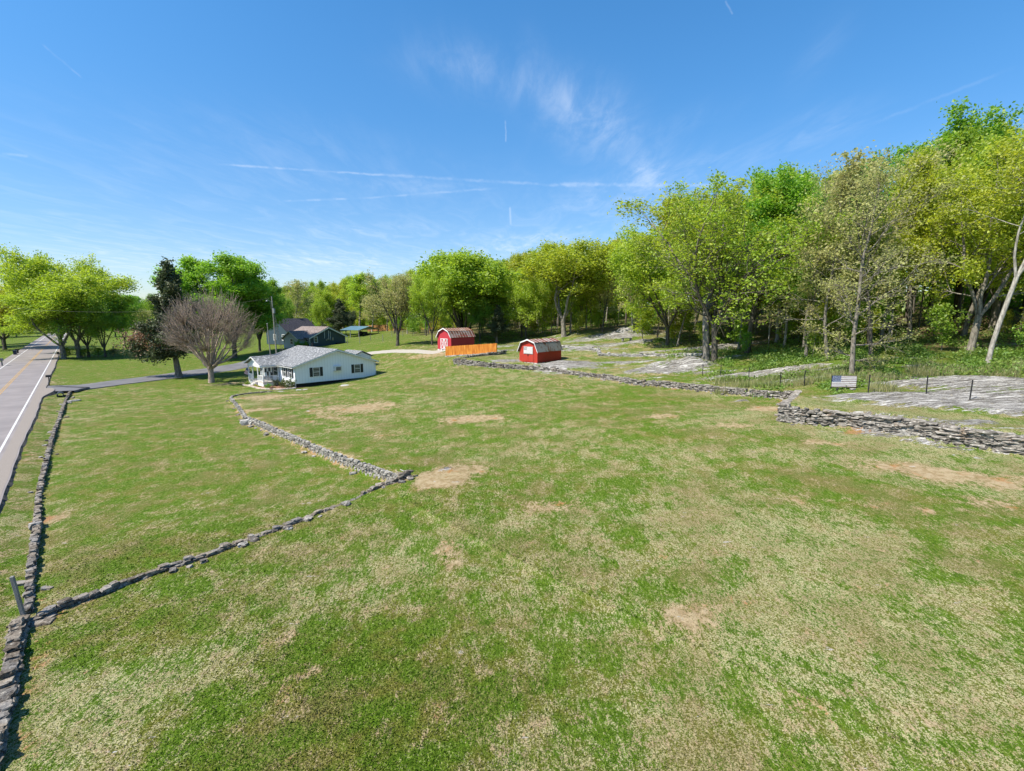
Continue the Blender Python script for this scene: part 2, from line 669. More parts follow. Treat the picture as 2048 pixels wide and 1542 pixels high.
# ------------------------------------------------------------------ ground sheet
def axis(lo, hi, step, far_lo, far_hi):
    a = list(np.arange(lo, hi + 1e-6, step))
    s, x = step, hi
    while x < far_hi:
        s *= 1.18
        x += s
        a.append(min(x, far_hi))
    s, x = step, lo
    pre = []
    while x > far_lo:
        s *= 1.18
        x -= s
        pre.append(max(x, far_lo))
    return np.array(pre[::-1] + a)


AX = axis(-64, 62, .32, -2600, 2600)
AY = axis(5, 112, .32, -1500, 3200)
GX, GY = np.meshgrid(AX, AY)
gx, gy = GX.ravel(), GY.ravel()
far = np.hypot(gx, gy - 50)
gzv = ground(np.clip(gx, -480, 480), np.clip(gy, -280, 650))
nx, ny = len(AX), len(AY)
idx = np.arange(nx * ny).reshape(ny, nx)
quads = np.stack([idx[:-1, :-1].ravel(), idx[:-1, 1:].ravel(), idx[1:, 1:].ravel(), idx[1:, :-1].ravel()], 1)

rw = [at_z(px, py, 0.05) for px, py in [(142, 784), (132, 800), (120, 835), (107, 870), (97, 905), (86, 950), (77, 1000), (75, 1040), (74, 1062), (68, 1100), (62, 1160), (56, 1225)]]
nw = [at_z(px, py, 0.05) for px, py in [(44, 1248), (34, 1275), (30, 1320), (18, 1375), (6, 1430), (-10, 1490), (-40, 1600), (-80, 1750)]]
rwp = np.array([(p.x, p.y, 0, 0) for p in rw])
nwp = np.array([(p.x, p.y, 0, 0) for p in nw])
dry = np.full(gx.shape, .38)
soil = np.zeros(gx.shape)
rock = np.zeros(gx.shape)
duff = np.zeros(gx.shape)      # forest floor
lush = np.zeros(gx.shape)
path = np.zeros(gx.shape)


def gauss(px, py, rx, ry, rot=0.0, sharp=1.0):
    p = hit(px, py)
    c, s = math.cos(math.radians(rot)), math.sin(math.radians(rot))
    a = ((gx - p.x) * c + (gy - p.y) * s) / rx
    b = (-(gx - p.x) * s + (gy - p.y) * c) / ry
    q = (a * a + b * b) ** sharp
    return np.exp(-q)


# broad bands of straw-coloured and of green turf
for px, py, rx, ry, ro, k in [(1450, 1050, 9, 5, -15, .34), (1250, 1150, 7, 4, 0, .16), (1750, 1280, 6, 4, 0, .30), (1500, 1330, 5, 3, 0, .4), (1900, 1420, 4, 3, 0, .3), (1350, 1450, 3, 1.6, 0, .28), (250, 1400, 4, 2.2, 35, .55), (120, 1500, 4, 2.5, 35, .5),
                              (330, 1310, 3, 1.2, 35, .3), (830, 1120, 3.2, 3.2, 0, .42), (930, 1060, 4, 1.2, 10, .3), (760, 820, 8, 6, 0, .28), (900, 790, 14, 8, 0, .1), (560, 800, 6, 4, 0, .22),
                              (640, 1190, 3, 1.2, 20, .22), (1000, 1260, 3, 1.5, 0, .2), (1820, 930, 7, 3, -20, .9), (1980, 985, 5, 2, -20, .6), (1200, 900, 10, 2.0, -10, .28), (1050, 870, 6, 2, 0, .15), (1400, 900, 7, 1.6, -15, .3), (300, 1180, 3, 1, 20, .2),
                              (40, 1050, 2, 6, 0, .3), (1600, 800, 5, 2.5, -20, 1.3), (1750, 830, 8, 2.2, -25, 1.5), (1950, 855, 8, 2.0, -25, 1.3), (1480, 775, 6, 1.2, -20, 1.1), (1250, 740, 14, 5, 0, .6), (1200, 705, 14, 5, 0, .5), (1000, 745, 8, 4, 0, .1), (300, 900, 16, 14, 0, -.16), (620, 1350, 5, 3, 0, -.15), (1700, 1050, 5, 3, 0, .2), (450, 920, 9, 3, 40, .08),
                              (520, 1010, 5, 1.5, 30, .12), (1160, 1010, 2.5, 2, 0, .15), (1050, 1480, 1.6, 1.0, 0, .2), (620, 1430, 2, 1, 30, .15), (1850, 1150, 5, 3, 0, .2)]:
    dry += k * gauss(px, py, rx, ry, ro)
for px, py, rx, ry, ro, k in [(620, 1350, 4.5, 2.6, 0, .36), (760, 1250, 3.5, 1.6, 0, .2), (900, 1400, 4, 1.6, 0, .3), (450, 1240, 3, 1.2, 25, .3), (500, 1060, 6, 1.6, 35, .3), (330, 960, 8, 4, 0, .25), (420, 850, 12, 5, 0, .2), (1460, 868, 5, 2.0, -10, .42),
                              (1650, 900, 8, 1.8, -20, .42), (1750, 960, 8, 2.4, -25, .4), (1980, 1010, 5, 2, -25, .2), (1100, 1080, 3.5, 1.2, 0, .2), (960, 1000, 5, 1.5, 0, .28), (1130, 830, 5, 2, 0, .2), (900, 770, 10, 4, 0, .12), (1500, 1200, 2.5, 1.5, 0, .12),
                              (1250, 1330, 2.6, 1.2, 0, .16), (1560, 1430, 1.8, 1.2, 0, .2), (300, 1440, 1.6, 1, 0, .1), (200, 1130, 3, 2, 0, .12), (1350, 800, 9, 3, 0, .18), (1700, 1480, 2, 1, 0, .1)]:
    dry -= k * gauss(px, py, rx, ry, ro)
# worn patches of bare tan earth
for px, py, rx, ry, ro, k in [(945, 837, 2.9, 1.5, 0, .75), (905, 945, 1.9, 1.4, 20, .8), (880, 965, 1.6, .8, 0, .7), (745, 815, 3.0, 2.2, 10, .5), (690, 812, 5, 4, 0, .36), (650, 840, 4, 3, 0, .22), (520, 795, 3.5, 2.4, 0, .55), (515, 820, 2.2, 1.2, 20, .6),
                              (1105, 1012, 1.5, .7, 0, .5), (1380, 1235, 1.15, .75, 15, .42), (890, 1100, .55, .9, 0, .5), (900, 1130, .45, .4, 0, .5), (1325, 832, 1.6, .8, 0, .7), (1470, 850, 1.6, .8, -20, .65), (1540, 818, 1.6, 1.4, 0, .8), (1720, 855, 1.4, .5, -20, .8),
                              (1860, 940, 4, 1.0, -20, .55), (1960, 965, 3.2, .8, -20, .5), (2010, 1010, 2.5, .8, -20, .45), (1650, 885, 2.0, .5, -20, .55), (1690, 795, 4, .9, -20, .3), (430, 770, 3, 1.0, 0, .35), (480, 765, 3.0, 1.2, 20, .5), (560, 1280, .6, .3, 30, .3), (620, 1343, .8, .25, 30, .45),
                              (1170, 1440, .22, .16, 0, .8), (1852, 1020, .35, .2, 0, .8), (985, 1372, .3, .3, 0, .35), (700, 770, 3, .8, 0, .35), (860, 710, 5, 2.4, 0, .5), (780, 735, 3, 1, 0, .2), (900, 735, 3, 1, 0, .35), (970, 745, 2.5, .8, 0, .35), (1090, 760, 2.5, .9, 0, .35),
                              (1120, 770, 2.5, .9, 0, .3), (1300, 750, 4, 1.2, 0, .4), (1210, 740, 4, 1, 0, .3), (780, 870, 2.2, .8, 20, .25), (840, 900, 2, .8, 20, .22), (1330, 690, 8, 1.5, 0, .45), (1200, 708, 5, 1, 0, .35), (760, 685, 5, 2, 0, .25), (1630, 1000, 1.6, .5, 0, .2), (1605, 1410, .5, .35, 0, .35), (100, 1040, .5, 1.0, 0, .6), (700, 780, 7, 1.0, 10, .2), (590, 790, 4, .8, 10, .35)]:
    soil += k * gauss(px, py, rx, ry, ro, 1.3)
# bare earth along the feet of the low walls
for poly, k, wd in ((WD, .5, .35), (WL, .55, .35), (WR, .25, .3)):
    d, sd_, h, ov = poly_dist(gx, gy, poly)
    nn = vnoise(gx, gy, 2.2, 5)
    soil += k * np.exp(-(d / wd) ** 2) * sstep(.25, .6, nn) * (ov < .5)
# pale limestone showing through the turf
for px, py, rx, ry, ro, k in [(1180, 726, 6, .9, 0, .75), (1250, 735, 5, .8, -10, .7), (1420, 745, 4, .9, -15, .75), (1470, 756, 5, .8, -18, .85), (1580, 762, 4, .8, -18, .85), (1540, 745, 4, .8, -18, .6), (1620, 735, 4, .7, -18, .55), (1690, 735, 4, .7, -18, .6), (1850, 765, 6, .9, -18, .75), (1960, 770, 6, 1.0, -18, .8), (2040, 760, 5, 1.0, -18, .75), (1900, 755, 5, .6, -18, .65), (1150, 690, 7, 1.2, 0, .75), (1220, 698, 6, .9, 0, .7), (1300, 722, 6, .7, 0, .7), (1200, 670, 8, 1.5, 0, .8), (1290, 680, 6, 1.2, 0, .75), (1370, 700, 6, 1.0, 0, .8), (1450, 715, 5, 1.0, 0, .75), (1330, 755, 3, .5, -15, .7), (1400, 765, 4, .5, -15, .6), (1900, 800, 7, 1.7, -22, 1.15), (1990, 815, 8, 1.9, -25, 1.2), (1800, 795, 4, 1.0, -25, .95), (2040, 790, 8, 2.6, -20, .9), (1860, 855, 6, .7, -22, .75), (1760, 842, 3, .4, -22, .55), (1330, 735, 4.4, 2.0, 0, 1.0), (1390, 735, 3.2, 1.5, 0, .8),
                              (1290, 742, 2.5, .7, -20, .95), (1335, 746, 2.0, .5, -20, .9), (1140, 733, 4.2, 2.2, 0, 1.1), (1110, 728, 3.5, 1.6, 0, .8), (1010, 722, 3.0, 1.5, 0, .9), (1060, 722, 4, 1.3, 0, .7), (1180, 680, 8, 2, 0, .8), (1230, 690, 8, 1.6, 0, .7), (1160, 700, 5, 1.4, 0, .8),
                              (1270, 705, 7, 1.0, 0, .7), (1350, 712, 7, .9, 0, .6), (1470, 690, 6, 2, 0, .95), (1420, 700, 4, 1.6, 0, .7), (1500, 748, 6, .8, -20, .75), (1560, 752, 4, .8, -20, .7), (1240, 728, 3, .7, 0, .6), (1000, 693, 4, 2.5, 0, .8), (1020, 700, 4, 2, 0, .6),
                              (1700, 825, 3, .5, -22, .55), (1780, 718, 4.5, 1.0, -20, .7), (1870, 732, 4, .8, -20, .65), (1990, 740, 5, 1, -20, .6), (895, 940, .55, .3, 0, 1.0), (905, 962, .5, .25, 0, .5), (1845, 886, 1.3, .25, -20, .9), (1905, 900, 1.5, .3, -20, .95), (1925, 914, 1.2, .2, -20, .7), (1485, 803, .8, .35, 0, .9), (1960, 845, 1.2, .5, -10, .9), (1075, 752, 1.5, .5, 0, .55), (925, 770, 2, .5, 0, .25), (930, 715, 2, .7, 0, .3), (690, 771, 1.0, .3, 0, .6), (570, 783, 3.5, .35, 10, .7),
                              (1250, 676, 1.5, .8, 0, 1.0), (1100, 676, 7, 1.6, 0, .55), (1300, 665, 8, 2, 0, .6), (430, 768, 3.0, .4, 0, .35), (620, 822, .7, .15, 30, .7), (1990, 690, 5, 1.2, 0, .7), (1150, 717, 3.0, .5, 0, .6), (1205, 720, 4, .5, 0, .4), (2030, 880, 2.5, .4, -15, .5), (985, 704, 4, .8, 0, .7), (905, 703, 4, .7, 0, .7)]:
    rock += k * gauss(px, py, rx, ry, ro, 1.6)
# woodland floor and lush weeds
EDGE = []
for px, t in [(330, 330), (480, 215), (560, 200), (620, 196), (700, 190), (760, 182), (830, 132), (900, 112), (980, 108), (1060, 102), (1130, 97), (1230, 94), (1330, 84), (1420, 72), (1500, 63), (1580, 57), (1680, 51), (1800, 49), (1920, 48), (2048, 44), (2300, 40), (2700, 38)]:
    p = at_t(px, 690, t)
    EDGE.append((p.x, p.y, 0, 0))
EDGE = np.array(EDGE)
d, sd_, h, ov = poly_dist(gx, gy, EDGE)
duff = sstep(-2, 4, sd_ + (vnoise(gx, gy, 5, 8) - .5) * 6) * .95
lush += .5 * np.exp(-((sd_ + 1) / 7) ** 2) * sstep(10, 40, gx)
for px, py, rx, ry, ro, k in [(1480, 730, 7, 3, 0, .9), (1560, 740, 7, 3, -15, .8), (1660, 740, 6, 4, -15, .6), (1800, 740, 9, 3.5, -20, .8), (1950, 750, 8, 3.5, -20, .8), (1640, 790, 3, 1.3, -15, .9), (1690, 788, 3, .8, -15, .9), (1520, 770, 4, .9, -20, .5)]:
    lush += k * gauss(px, py, rx, ry, ro)
# beyond the driveway and across the road: fresh spring grass
al_, ac_ = road_coords(gx, gy)
lush += .55 * sstep(62, 72, gy) * sstep(-18, -30, gx) * (ac_ > 0) + .8 * (ac_ < -7)
lush += .25 * sstep(88, 100, gy) * sstep(5, -15, gx)
dry += .16 * sstep(2.2, .6, np.abs(ac_ - 2.4)) * (ac_ > .8)
soil += .35 * np.exp(-((ac_ - 1.6) / .5) ** 2) * sstep(.35, .7, vnoise(gx, gy, 3, 9))
# gravel track to the red barn
for (a, b) in zip([(705, 711), (740, 706), (790, 702), (830, 702), (868, 705)], [(740, 706), (790, 702), (830, 702), (868, 705), (880, 702)]):
    A, B = hit(*a), hit(*b)
    L2 = (B.x - A.x) ** 2 + (B.y - A.y) ** 2
    s = np.clip(((gx - A.x) * (B.x - A.x) + (gy - A.y) * (B.y - A.y)) / L2, 0, 1)
    dd = np.hypot(gx - A.x - s * (B.x - A.x), gy - A.y - s * (B.y - A.y))
    path = np.maximum(path, np.exp(-(dd / 1.15) ** 4))

orange = np.zeros(gx.shape)
for poly, k, wd, o_ in ((WL, .62, .22, -.25), (rwp, .5, .28, .34), (nwp, .5, .35, .5), (WR, .4, .25, -.45), (WD, .35, .22, .3)):
    d, sd_, h, ov = poly_dist(gx, gy, poly)
    nn = vnoise(gx, gy, 1.7, 15)
    orange += k * np.exp(-((sd_ - o_) / wd) ** 2) * sstep(.35, .8, nn) * (ov < .3)
for px, py, rx, ry, k in [(1725, 866, 1.3, .35, 1.1), (1572, 805, .7, .9, .9), (85, 1040, .35, .6, 1.0), (1200, 760, 1.2, .3, .7), (1352, 777, 1.2, .3, .8), (1000, 740, 1.5, .3, .5), (760, 945, .5, .3, .4), (100, 740, .3, .7, .7), (20, 1400, .5, .7, .6), (930, 950, 1.0, .6, .3), (500, 800, 1.5, .6, .3)]:
    orange += k * gauss(px, py, rx, ry)
strawbed = np.zeros(gx.shape)
for px, py, rx, ry, ro in [(1880, 803, 2.6, .45, -22), (1830, 797, 1.6, .4, -22), (1935, 811, 1.2, .3, -22)]:
    strawbed += gauss(px, py, rx, ry, ro, 1.5)
rock -= strawbed * 1.2
rockc = np.clip(rock, 0, 1.3)
gzv = gzv + .16 * sstep(.4, 1.0, rockc) * (.3 + np.round(vnoise(gx, gy, 2.6, 11) * 4) / 4) + .05 * sstep(.4, 1.0, rockc) * vnoise(gx, gy, .8, 11) + .05 * sstep(.4, .9, rockc) * vnoise(gx, gy, .35, 12)

# (the two walls beside the road are listed here because the earth at their foot is bare)
# ---- material shared by the ground and the blades that grow from it
gm, t = new_mat('turf')
a1 = t.node('ShaderNodeAttribute', attribute_name='mask_a')
a2 = t.node('ShaderNodeAttribute', attribute_name='mask_b')
s1 = t.node('ShaderNodeSeparateColor')
s2 = t.node('ShaderNodeSeparateColor')
t.l.new(a1.outputs['Color'], s1.inputs[0])
t.l.new(a2.outputs['Color'], s2.inputs[0])
M_dry, M_soil, M_rock = s1.outputs
M_soil = t.math('MULTIPLY', M_soil, 1.55)
M_duff, M_lush, M_path = s2.outputs


def turf_nodes(t):
    P = t.pos
    n_big = t.noise(P, .16, 3)
    n_mid = t.noise(P, .75, 4, .6)
    n_cl = t.noise(P, 3.2, 4, .65)
    n_fn = t.noise(P, 14, 3, .7)
    n_mi = t.noise(P, 42, 2, .7)
    return n_big, n_mid, n_cl, n_fn, n_mi


n_big, n_mid, n_cl, n_fn, n_mi = turf_nodes(t)


def wsum(t, items):
    r = None
    for v, k in items:
        q = t.math('MULTIPLY', v, k)
        r = q if r is None else t.math('ADD', r, q)
    return r


# share of straw-coloured dead grass, then crisp specks of it between the green
Ps = t.map(t.pos, scale=(1.0, .42, 1), rot=(0, 0, math.radians(38)))
n_st = t.noise(Ps, 2.1, 4, .65, .6)
D = t.math('ADD', t.math('ADD', .07, t.math('MULTIPLY', M_dry, .46)), wsum(t, [(t.math('SUBTRACT', n_big, .5), .9), (t.math('SUBTRACT', n_mid, .5), 1.5), (t.math('SUBTRACT', n_st, .5), 1.5), (t.math('SUBTRACT', n_cl, .5), .5)]))
D = t.math('SUBTRACT', D, t.math('MULTIPLY', M_lush, .4))
D = t.math('MAXIMUM', t.math('MINIMUM', D, .56), .04)
n_a = t.noise(Ps, 13, 2, .6, .8)
n_b = t.noise(t.pos, 24, 2, .6, .6)
n_c = t.noise(t.pos, 55, 1, .5)
speck = wsum(t, [(n_a, .42), (n_b, .38), (n_c, .20)])
thr = t.lin(D, 0, 1, .615, .405)
dryf = t.ss(t.math('SUBTRACT', speck, thr), -.055, .055)
green = t.mix(t.ss(wsum(t, [(n_a, .5), (n_c, .5)]), .40, .62), (.042, .090, .005), (.124, .196, .015))
green = t.mix(t.ss(n_mid, .42, .62), green, t.mix(t.ss(n_b, .4, .6), (.088, .098, .013), (.180, .178, .034)))
green = t.mix(t.math('MULTIPLY', M_lush, t.ss(n_cl, .3, .7)), green, t.mix(t.ss(n_b, .4, .6), (.052, .102, .009), (.125, .185, .024)))
straw = t.mix(t.ss(n_b, .38, .62), (.23, .20, .085), (.43, .395, .21))
straw = t.mix(t.ss(n_cl, .5, .66), straw, (.275, .21, .115))
straw = t.mix(t.math('MULTIPLY', t.ss(n_c, .56, .68), .6), straw, (.44, .42, .33))
col = t.mix(dryf, green, straw)
col = t.mix(t.math('MULTIPLY', t.ss(n_c, .46, .34), .5), col, (.03, .042, .009))
brown = t.ss(t.math('ADD', t.noise(t.pos, .33, 4, .6), t.math('MULTIPLY', t.math('SUBTRACT', speck, .5), .9)), .50, .66)
col = t.mix(t.math('MULTIPLY', t.math('MULTIPLY', brown, t.math('SUBTRACT', 1.0, M_lush)), .5), col, t.mix(t.ss(n_b, .4, .6), (.11, .085, .03), (.225, .175, .08)))
col = t.mix(t.ss(t.math('ADD', a2.outputs['Alpha'], t.math('MULTIPLY', t.math('SUBTRACT', speck, .5), 2.0)), .4, .65), col, t.mix(t.ss(n_b, .4, .6), (.24, .15, .05), (.42, .29, .12)))
soilf = t.ss(t.math('ADD', M_soil, wsum(t, [(t.math('SUBTRACT', n_cl, .5), 1.0), (t.math('SUBTRACT', speck, .5), 3.6), (t.math('SUBTRACT', n_mid, .5), 1.6), (t.math('SUBTRACT', n_st, .5), 1.6)])), .34, .70)
soilc = t.mix(t.ss(n_cl, .35, .65), (.27, .185, .10), (.41, .315, .195))
soilc = t.mix(t.ss(t.noise(t.pos, .9, 3), .58, .72), soilc, (.36, .165, .065))
orf = t.ss(t.math('ADD', a1.outputs['Alpha'], wsum(t, [(t.math('SUBTRACT', speck, .5), 1.6), (t.math('SUBTRACT', n_cl, .5), .8)])), .34, .60)

col = t.mix(t.math('MULTIPLY', soilf, .85), col, soilc)
col = t.mix(t.math('MULTIPLY', orf, .75), col, t.mix(t.ss(n_b, .4, .6), (.24, .105, .042), (.38, .21, .10)))
duffc = t.mix(t.ss(n_fn, .35, .65), (.085, .06, .035), (.22, .16, .09))
duffc = t.mix(t.math('MULTIPLY', t.ss(n_mid, .45, .6), .7), duffc, (.085, .125, .02))
col = t.mix(t.math('MULTIPLY', M_duff, t.math('SUBTRACT', 1.0, t.math('MULTIPLY', M_lush, .5))), col, duffc)
# limestone
Pr = t.map(t.pos, scale=(.30, 1.5, 3), rot=(0, 0, math.radians(-22)))
r1 = t.noise(Pr, 2.6, 7, .68, .8)
r2 = t.noise(t.pos, 9, 6, .72)
r3 = t.noise(t.map(t.pos, scale=(.22, 2.2, 1), rot=(0, 0, math.radians(-24))), 1.7, 5, .7, 1.2)
rc = t.mix(t.ss(r1, .40, .58), (.10, .092, .085), (.25, .235, .215))
rc = t.mix(t.ss(r2, .52, .66), rc, (.40, .385, .36))
rc = t.mix(t.ss(r2, .47, .36), rc, (.075, .068, .06))
rc = t.mix(t.math('MULTIPLY', t.ss(r3, .54, .60), .8), rc, (.52, .50, .47))
rc = t.mix(t.math('MULTIPLY', t.ss(r3, .45, .40), .75), rc, (.07, .062, .05))
rc = t.mix(t.math('MULTIPLY', t.ss(n_cl, .58, .68), .55), rc, (.24, .20, .11))
rockf = t.ss(t.math('ADD', M_rock, wsum(t, [(t.math('SUBTRACT', n_cl, .5), 1.5), (t.math('SUBTRACT', r3, .5), 2.2), (t.math('SUBTRACT', n_mid, .5), 1.6), (t.math('SUBTRACT', n_b, .5), .8)])), .62, .74)
col = t.mix(rockf, col, rc)
gravel = t.mix(t.ss(n_fn, .3, .7), (.30, .265, .22), (.46, .43, .38))
pathf = t.ss(t.math('ADD', M_path, wsum(t, [(t.math('SUBTRACT', n_cl, .5), .9), (t.math('SUBTRACT', n_fn, .5), .5)])), .35, .6)
col = t.mix(pathf, col, gravel)
hgt = wsum(t, [(n_mi, .5), (n_fn, 1.0), (n_cl, .8)])
hgt = t.mix(rockf, hgt, t.math('ADD', t.math('MULTIPLY', r1, 1.5), t.math('MULTIPLY', r2, 1.2)))
principled(t, col, .95, t.bump(hgt, .8, .06), 0, .08)

gme = np_mesh('ground', np.stack([gx, gy, gzv], 1), quads, gm, smooth=True)
ca = gme.attributes.new('mask_a', 'FLOAT_COLOR', 'POINT')
ca.data.foreach_set('color', np.stack([np.clip(dry, 0, 1.2), np.clip(soil, 0, 1.0), rockc, np.clip(orange, 0, 1)], 1).astype(np.float32).ravel())
cb = gme.attributes.new('mask_b', 'FLOAT_COLOR', 'POINT')
cb.data.foreach_set('color', np.stack([np.clip(duff, 0, 1), np.clip(lush, 0, 1), path, np.clip(strawbed, 0, 1)], 1).astype(np.float32).ravel())
tag(link(bpy.data.objects.new('ground', gme)), kind='structure')


# ------------------------------------------------------------------ road and drive
def road_pt(al, ac, z=ROAD_Z):
    return (RP[0] + RD[0] * al + RN[0] * ac, RP[1] + RD[1] * al + RN[1] * ac, z)


asph, t = new_mat('old_asphalt')
n1 = t.noise(t.pos, .35, 4)
n2 = t.noise(t.pos, 30, 3, .7)
c = t.mix(t.ss(n1, .3, .7), (.19, .164, .156), (.255, .222, .21))
c = t.mix(t.math('MULTIPLY', t.ss(n2, .35, .65), .35), c, (.22, .21, .21))
cr = t.ss(t.vor(t.map(t.pos, scale=(1, 1, 1)), .22, 'DISTANCE_TO_EDGE'), .012, .0)
c = t.mix(t.math('MULTIPLY', t.math('MULTIPLY', cr, t.ss(n1, .5, .6)), .7), c, (.06, .06, .06))
# tyre tracks run along the lanes
acr = t.vmath('DOT_PRODUCT', t.pos, (RN[0], RN[1], 0))
off = RP[0] * RN[0] + RP[1] * RN[1]
for lane in (-1.5, -4.5):
    for w_ in (-.8, .8):
        dd = t.math('ABSOLUTE', t.math('SUBTRACT', acr, off + lane + w_))
        c = t.mix(t.math('MULTIPLY', t.ss(dd, .5, .0), .16), c, (.19, .18, .185))
principled(t, c, .85, t.bump(n2, .25, .01), 0, .25)
shm, t = new_mat('worn_shoulder')
n2 = t.noise(t.pos, 22, 4, .7)
principled(t, t.mix(t.ss(n2, .35, .65), (.20, .17, .145), (.28, .245, .215)), .95, t.bump(n2, .4, .015), 0, .15)
edm = simple('broken_edge', (.05, .045, .04), (.13, .115, .10), 6, .95, .8, 9)


def strip(name, al0, al1, ac0, ac1, z, mat, step=1.0, wob=0.0, kind='structure', parent=None):
    al = np.arange(al0, al1 + .01, step)
    V, Fc = [], []
    for i, a in enumerate(al):
        o = (random.random() - .5) * wob
        V += [road_pt(a, ac0, z), road_pt(a, ac1 + o + wob * math.sin(a * .35), z)]
        if i:
            k = 2 * i
            Fc.append((k - 2, k, k + 1, k - 1) if ac0 > ac1 else (k - 2, k - 1, k + 1, k))
    o = link(bpy.data.objects.new(name, np_mesh(name, V, Fc, mat)))
    return tag(o, kind=kind) if kind else o


rd = MB()
al = list(np.arange(-75, 60, .4)) + list(np.arange(60, 300, 2.0))
V, Fc = [], []
for i, a in enumerate(al):
    wv = .05 * math.sin(a * .22) + .02 * math.sin(a * 1.1 + 1)
    wide = 1.05 + (.9 * math.exp(-((a - 27) / 4.0) ** 2)) if a < 30 else 1.0
    V += [road_pt(a, -7.6, ROAD_Z - .35), road_pt(a, -7.5), road_pt(a, wide + wv), road_pt(a, wide + wv + .38 + random.uniform(-.1, .1), ROAD_Z - .42)]
    if i:
        k = 4 * i
        for j in range(3):
            Fc.append((k - 4 + j, k - 3 + j, k + 1 + j, k + j))
fm = np.tile([1, 0, 1], len(al) - 1)
o = link(bpy.data.objects.new('road', np_mesh('road', V, Fc, [asph, edm], fmat=fm)))
tag(o, kind='structure')
V, Fc = [], []
for i, a in enumerate(al):
    wv = .05 * math.sin(a * .22) + .02 * math.sin(a * 1.1 + 1)
    wide = 1.05 + (.9 * math.exp(-((a - 27) / 4.0) ** 2)) if a < 30 else 1.0
    V += [road_pt(a, .28 + 0, ROAD_Z + .004), road_pt(a, wide + wv - .08, ROAD_Z + .004)]
    if i:
        k = 2 * i
        Fc.append((k - 2, k - 1, k + 1, k))
tag(link(bpy.data.objects.new('road_shoulder', np_mesh('road_shoulder', V, Fc, shm))), kind='structure')
wpm = simple('road_white_paint', (.62, .61, .60), (.46, .45, .44), 5, .7, .1)
ypm = simple('road_yellow_paint', (.50, .28, .05), (.36, .23, .09), 4, .7, .1)
strip('road_marking', -75, 300, -.07, .07, ROAD_Z + .008, wpm, 2)
strip('road_marking', -75, 300, -6.07, -5.93, ROAD_Z + .008, wpm, 2)
strip('road_marking', -75, 300, -3.11, -3.02, ROAD_Z + .008, ypm, 2)
strip('road_marking', -75, 300, -2.88, -2.79, ROAD_Z + .008, ypm, 2)

drv, t = new_mat('drive_asphalt')
n1 = t.noise(t.pos, .5, 4)
n2 = t.noise(t.pos, 26, 3, .7)
principled(t, t.mix(t.math('MULTIPLY', t.ss(n2, .3, .7), .6), t.mix(t.ss(n1, .3, .7), (.095, .092, .10), (.15, .145, .15)), (.18, .175, .18)), .85, t.bump(n2, .3, .01), 0, .25)


def ribbon(name, pts, mat, lift=.03, smoothn=8, thick=.12):
    """sheet along a line of (world point, half width) laid on the terrain"""
    P, Wd = [], []
    n = len(pts)
    for i in range(n - 1):
        for k in range(smoothn):
            f = k / smoothn
            p0, p1, p2, p3 = pts[max(i - 1, 0)], pts[i], pts[i + 1], pts[min(i + 2, n - 1)]
            q = [.5 * (2 * p1[0][c] + (p2[0][c] - p0[0][c]) * f + (2 * p0[0][c] - 5 * p1[0][c] + 4 * p2[0][c] - p3[0][c]) * f * f + (3 * p1[0][c] - p0[0][c] - 3 * p2[0][c] + p3[0][c]) * f ** 3) for c in (0, 1)]
            P.append(q)
            Wd.append(p1[1] * (1 - f) + p2[1] * f)
    P.append([pts[-1][0][0], pts[-1][0][1]])
    Wd.append(pts[-1][1])
    P = np.array(P)
    T = np.gradient(P, axis=0)
    T /= np.linalg.norm(T, axis=1)[:, None]
    N = np.stack([-T[:, 1], T[:, 0]], 1)
    W_ = np.array(Wd)[:, None] * (1 + .06 * (RNG.random((len(Wd), 1)) - .5))
    A, B = P + N * W_, P - N * W_
    zc = np.maximum(np.maximum(ground(P[:, 0], P[:, 1]), ground(A[:, 0], A[:, 1])), ground(B[:, 0], B[:, 1])) + lift
    V, Fc = [], []
    for i in range(len(P)):
        V += [(*(P[i] + N[i] * (W_[i] + .08)), zc[i] - thick - .1), (*A[i], zc[i]), (*B[i], zc[i]), (*(P[i] - N[i] * (W_[i] + .08)), zc[i] - thick - .1)]
        if i:
            k = 4 * i
            Fc += [(k - 4 + j, k + j, k + 1 + j, k - 3 + j) for j in range(3)]
    me = np_mesh(name, V, Fc, mat)
    return tag(link(bpy.data.objects.new(name, me)), kind='structure')


dp = []
for (px0, py0), (px1, py1) in [((84, 788), (98, 768)), ((115, 786), (128, 768.5)), ((150, 781), (165, 767)), ((210, 773), (222, 761)), ((300, 762), (306, 750.5)), ((400, 750), (400, 738.5)), ((470, 742), (468, 732)), ((520, 736), (516, 727)), ((575, 728), (570, 719))]:
    A, B = at_z(px0, py0, .15), at_z(px1, py1, .15)
    dp.append((((A.x + B.x) / 2, (A.y + B.y) / 2), max(1.5, (A - B).length * .5 * (.72 if px0 > 90 else 1))))
# the drive leaves the road, passes the round tree and ends behind the white house
e = road_pt(27, .6)
dp = [((e[0], e[1]), 3.4)] + dp[1:]
ribbon('driveway', dp, drv, .04)

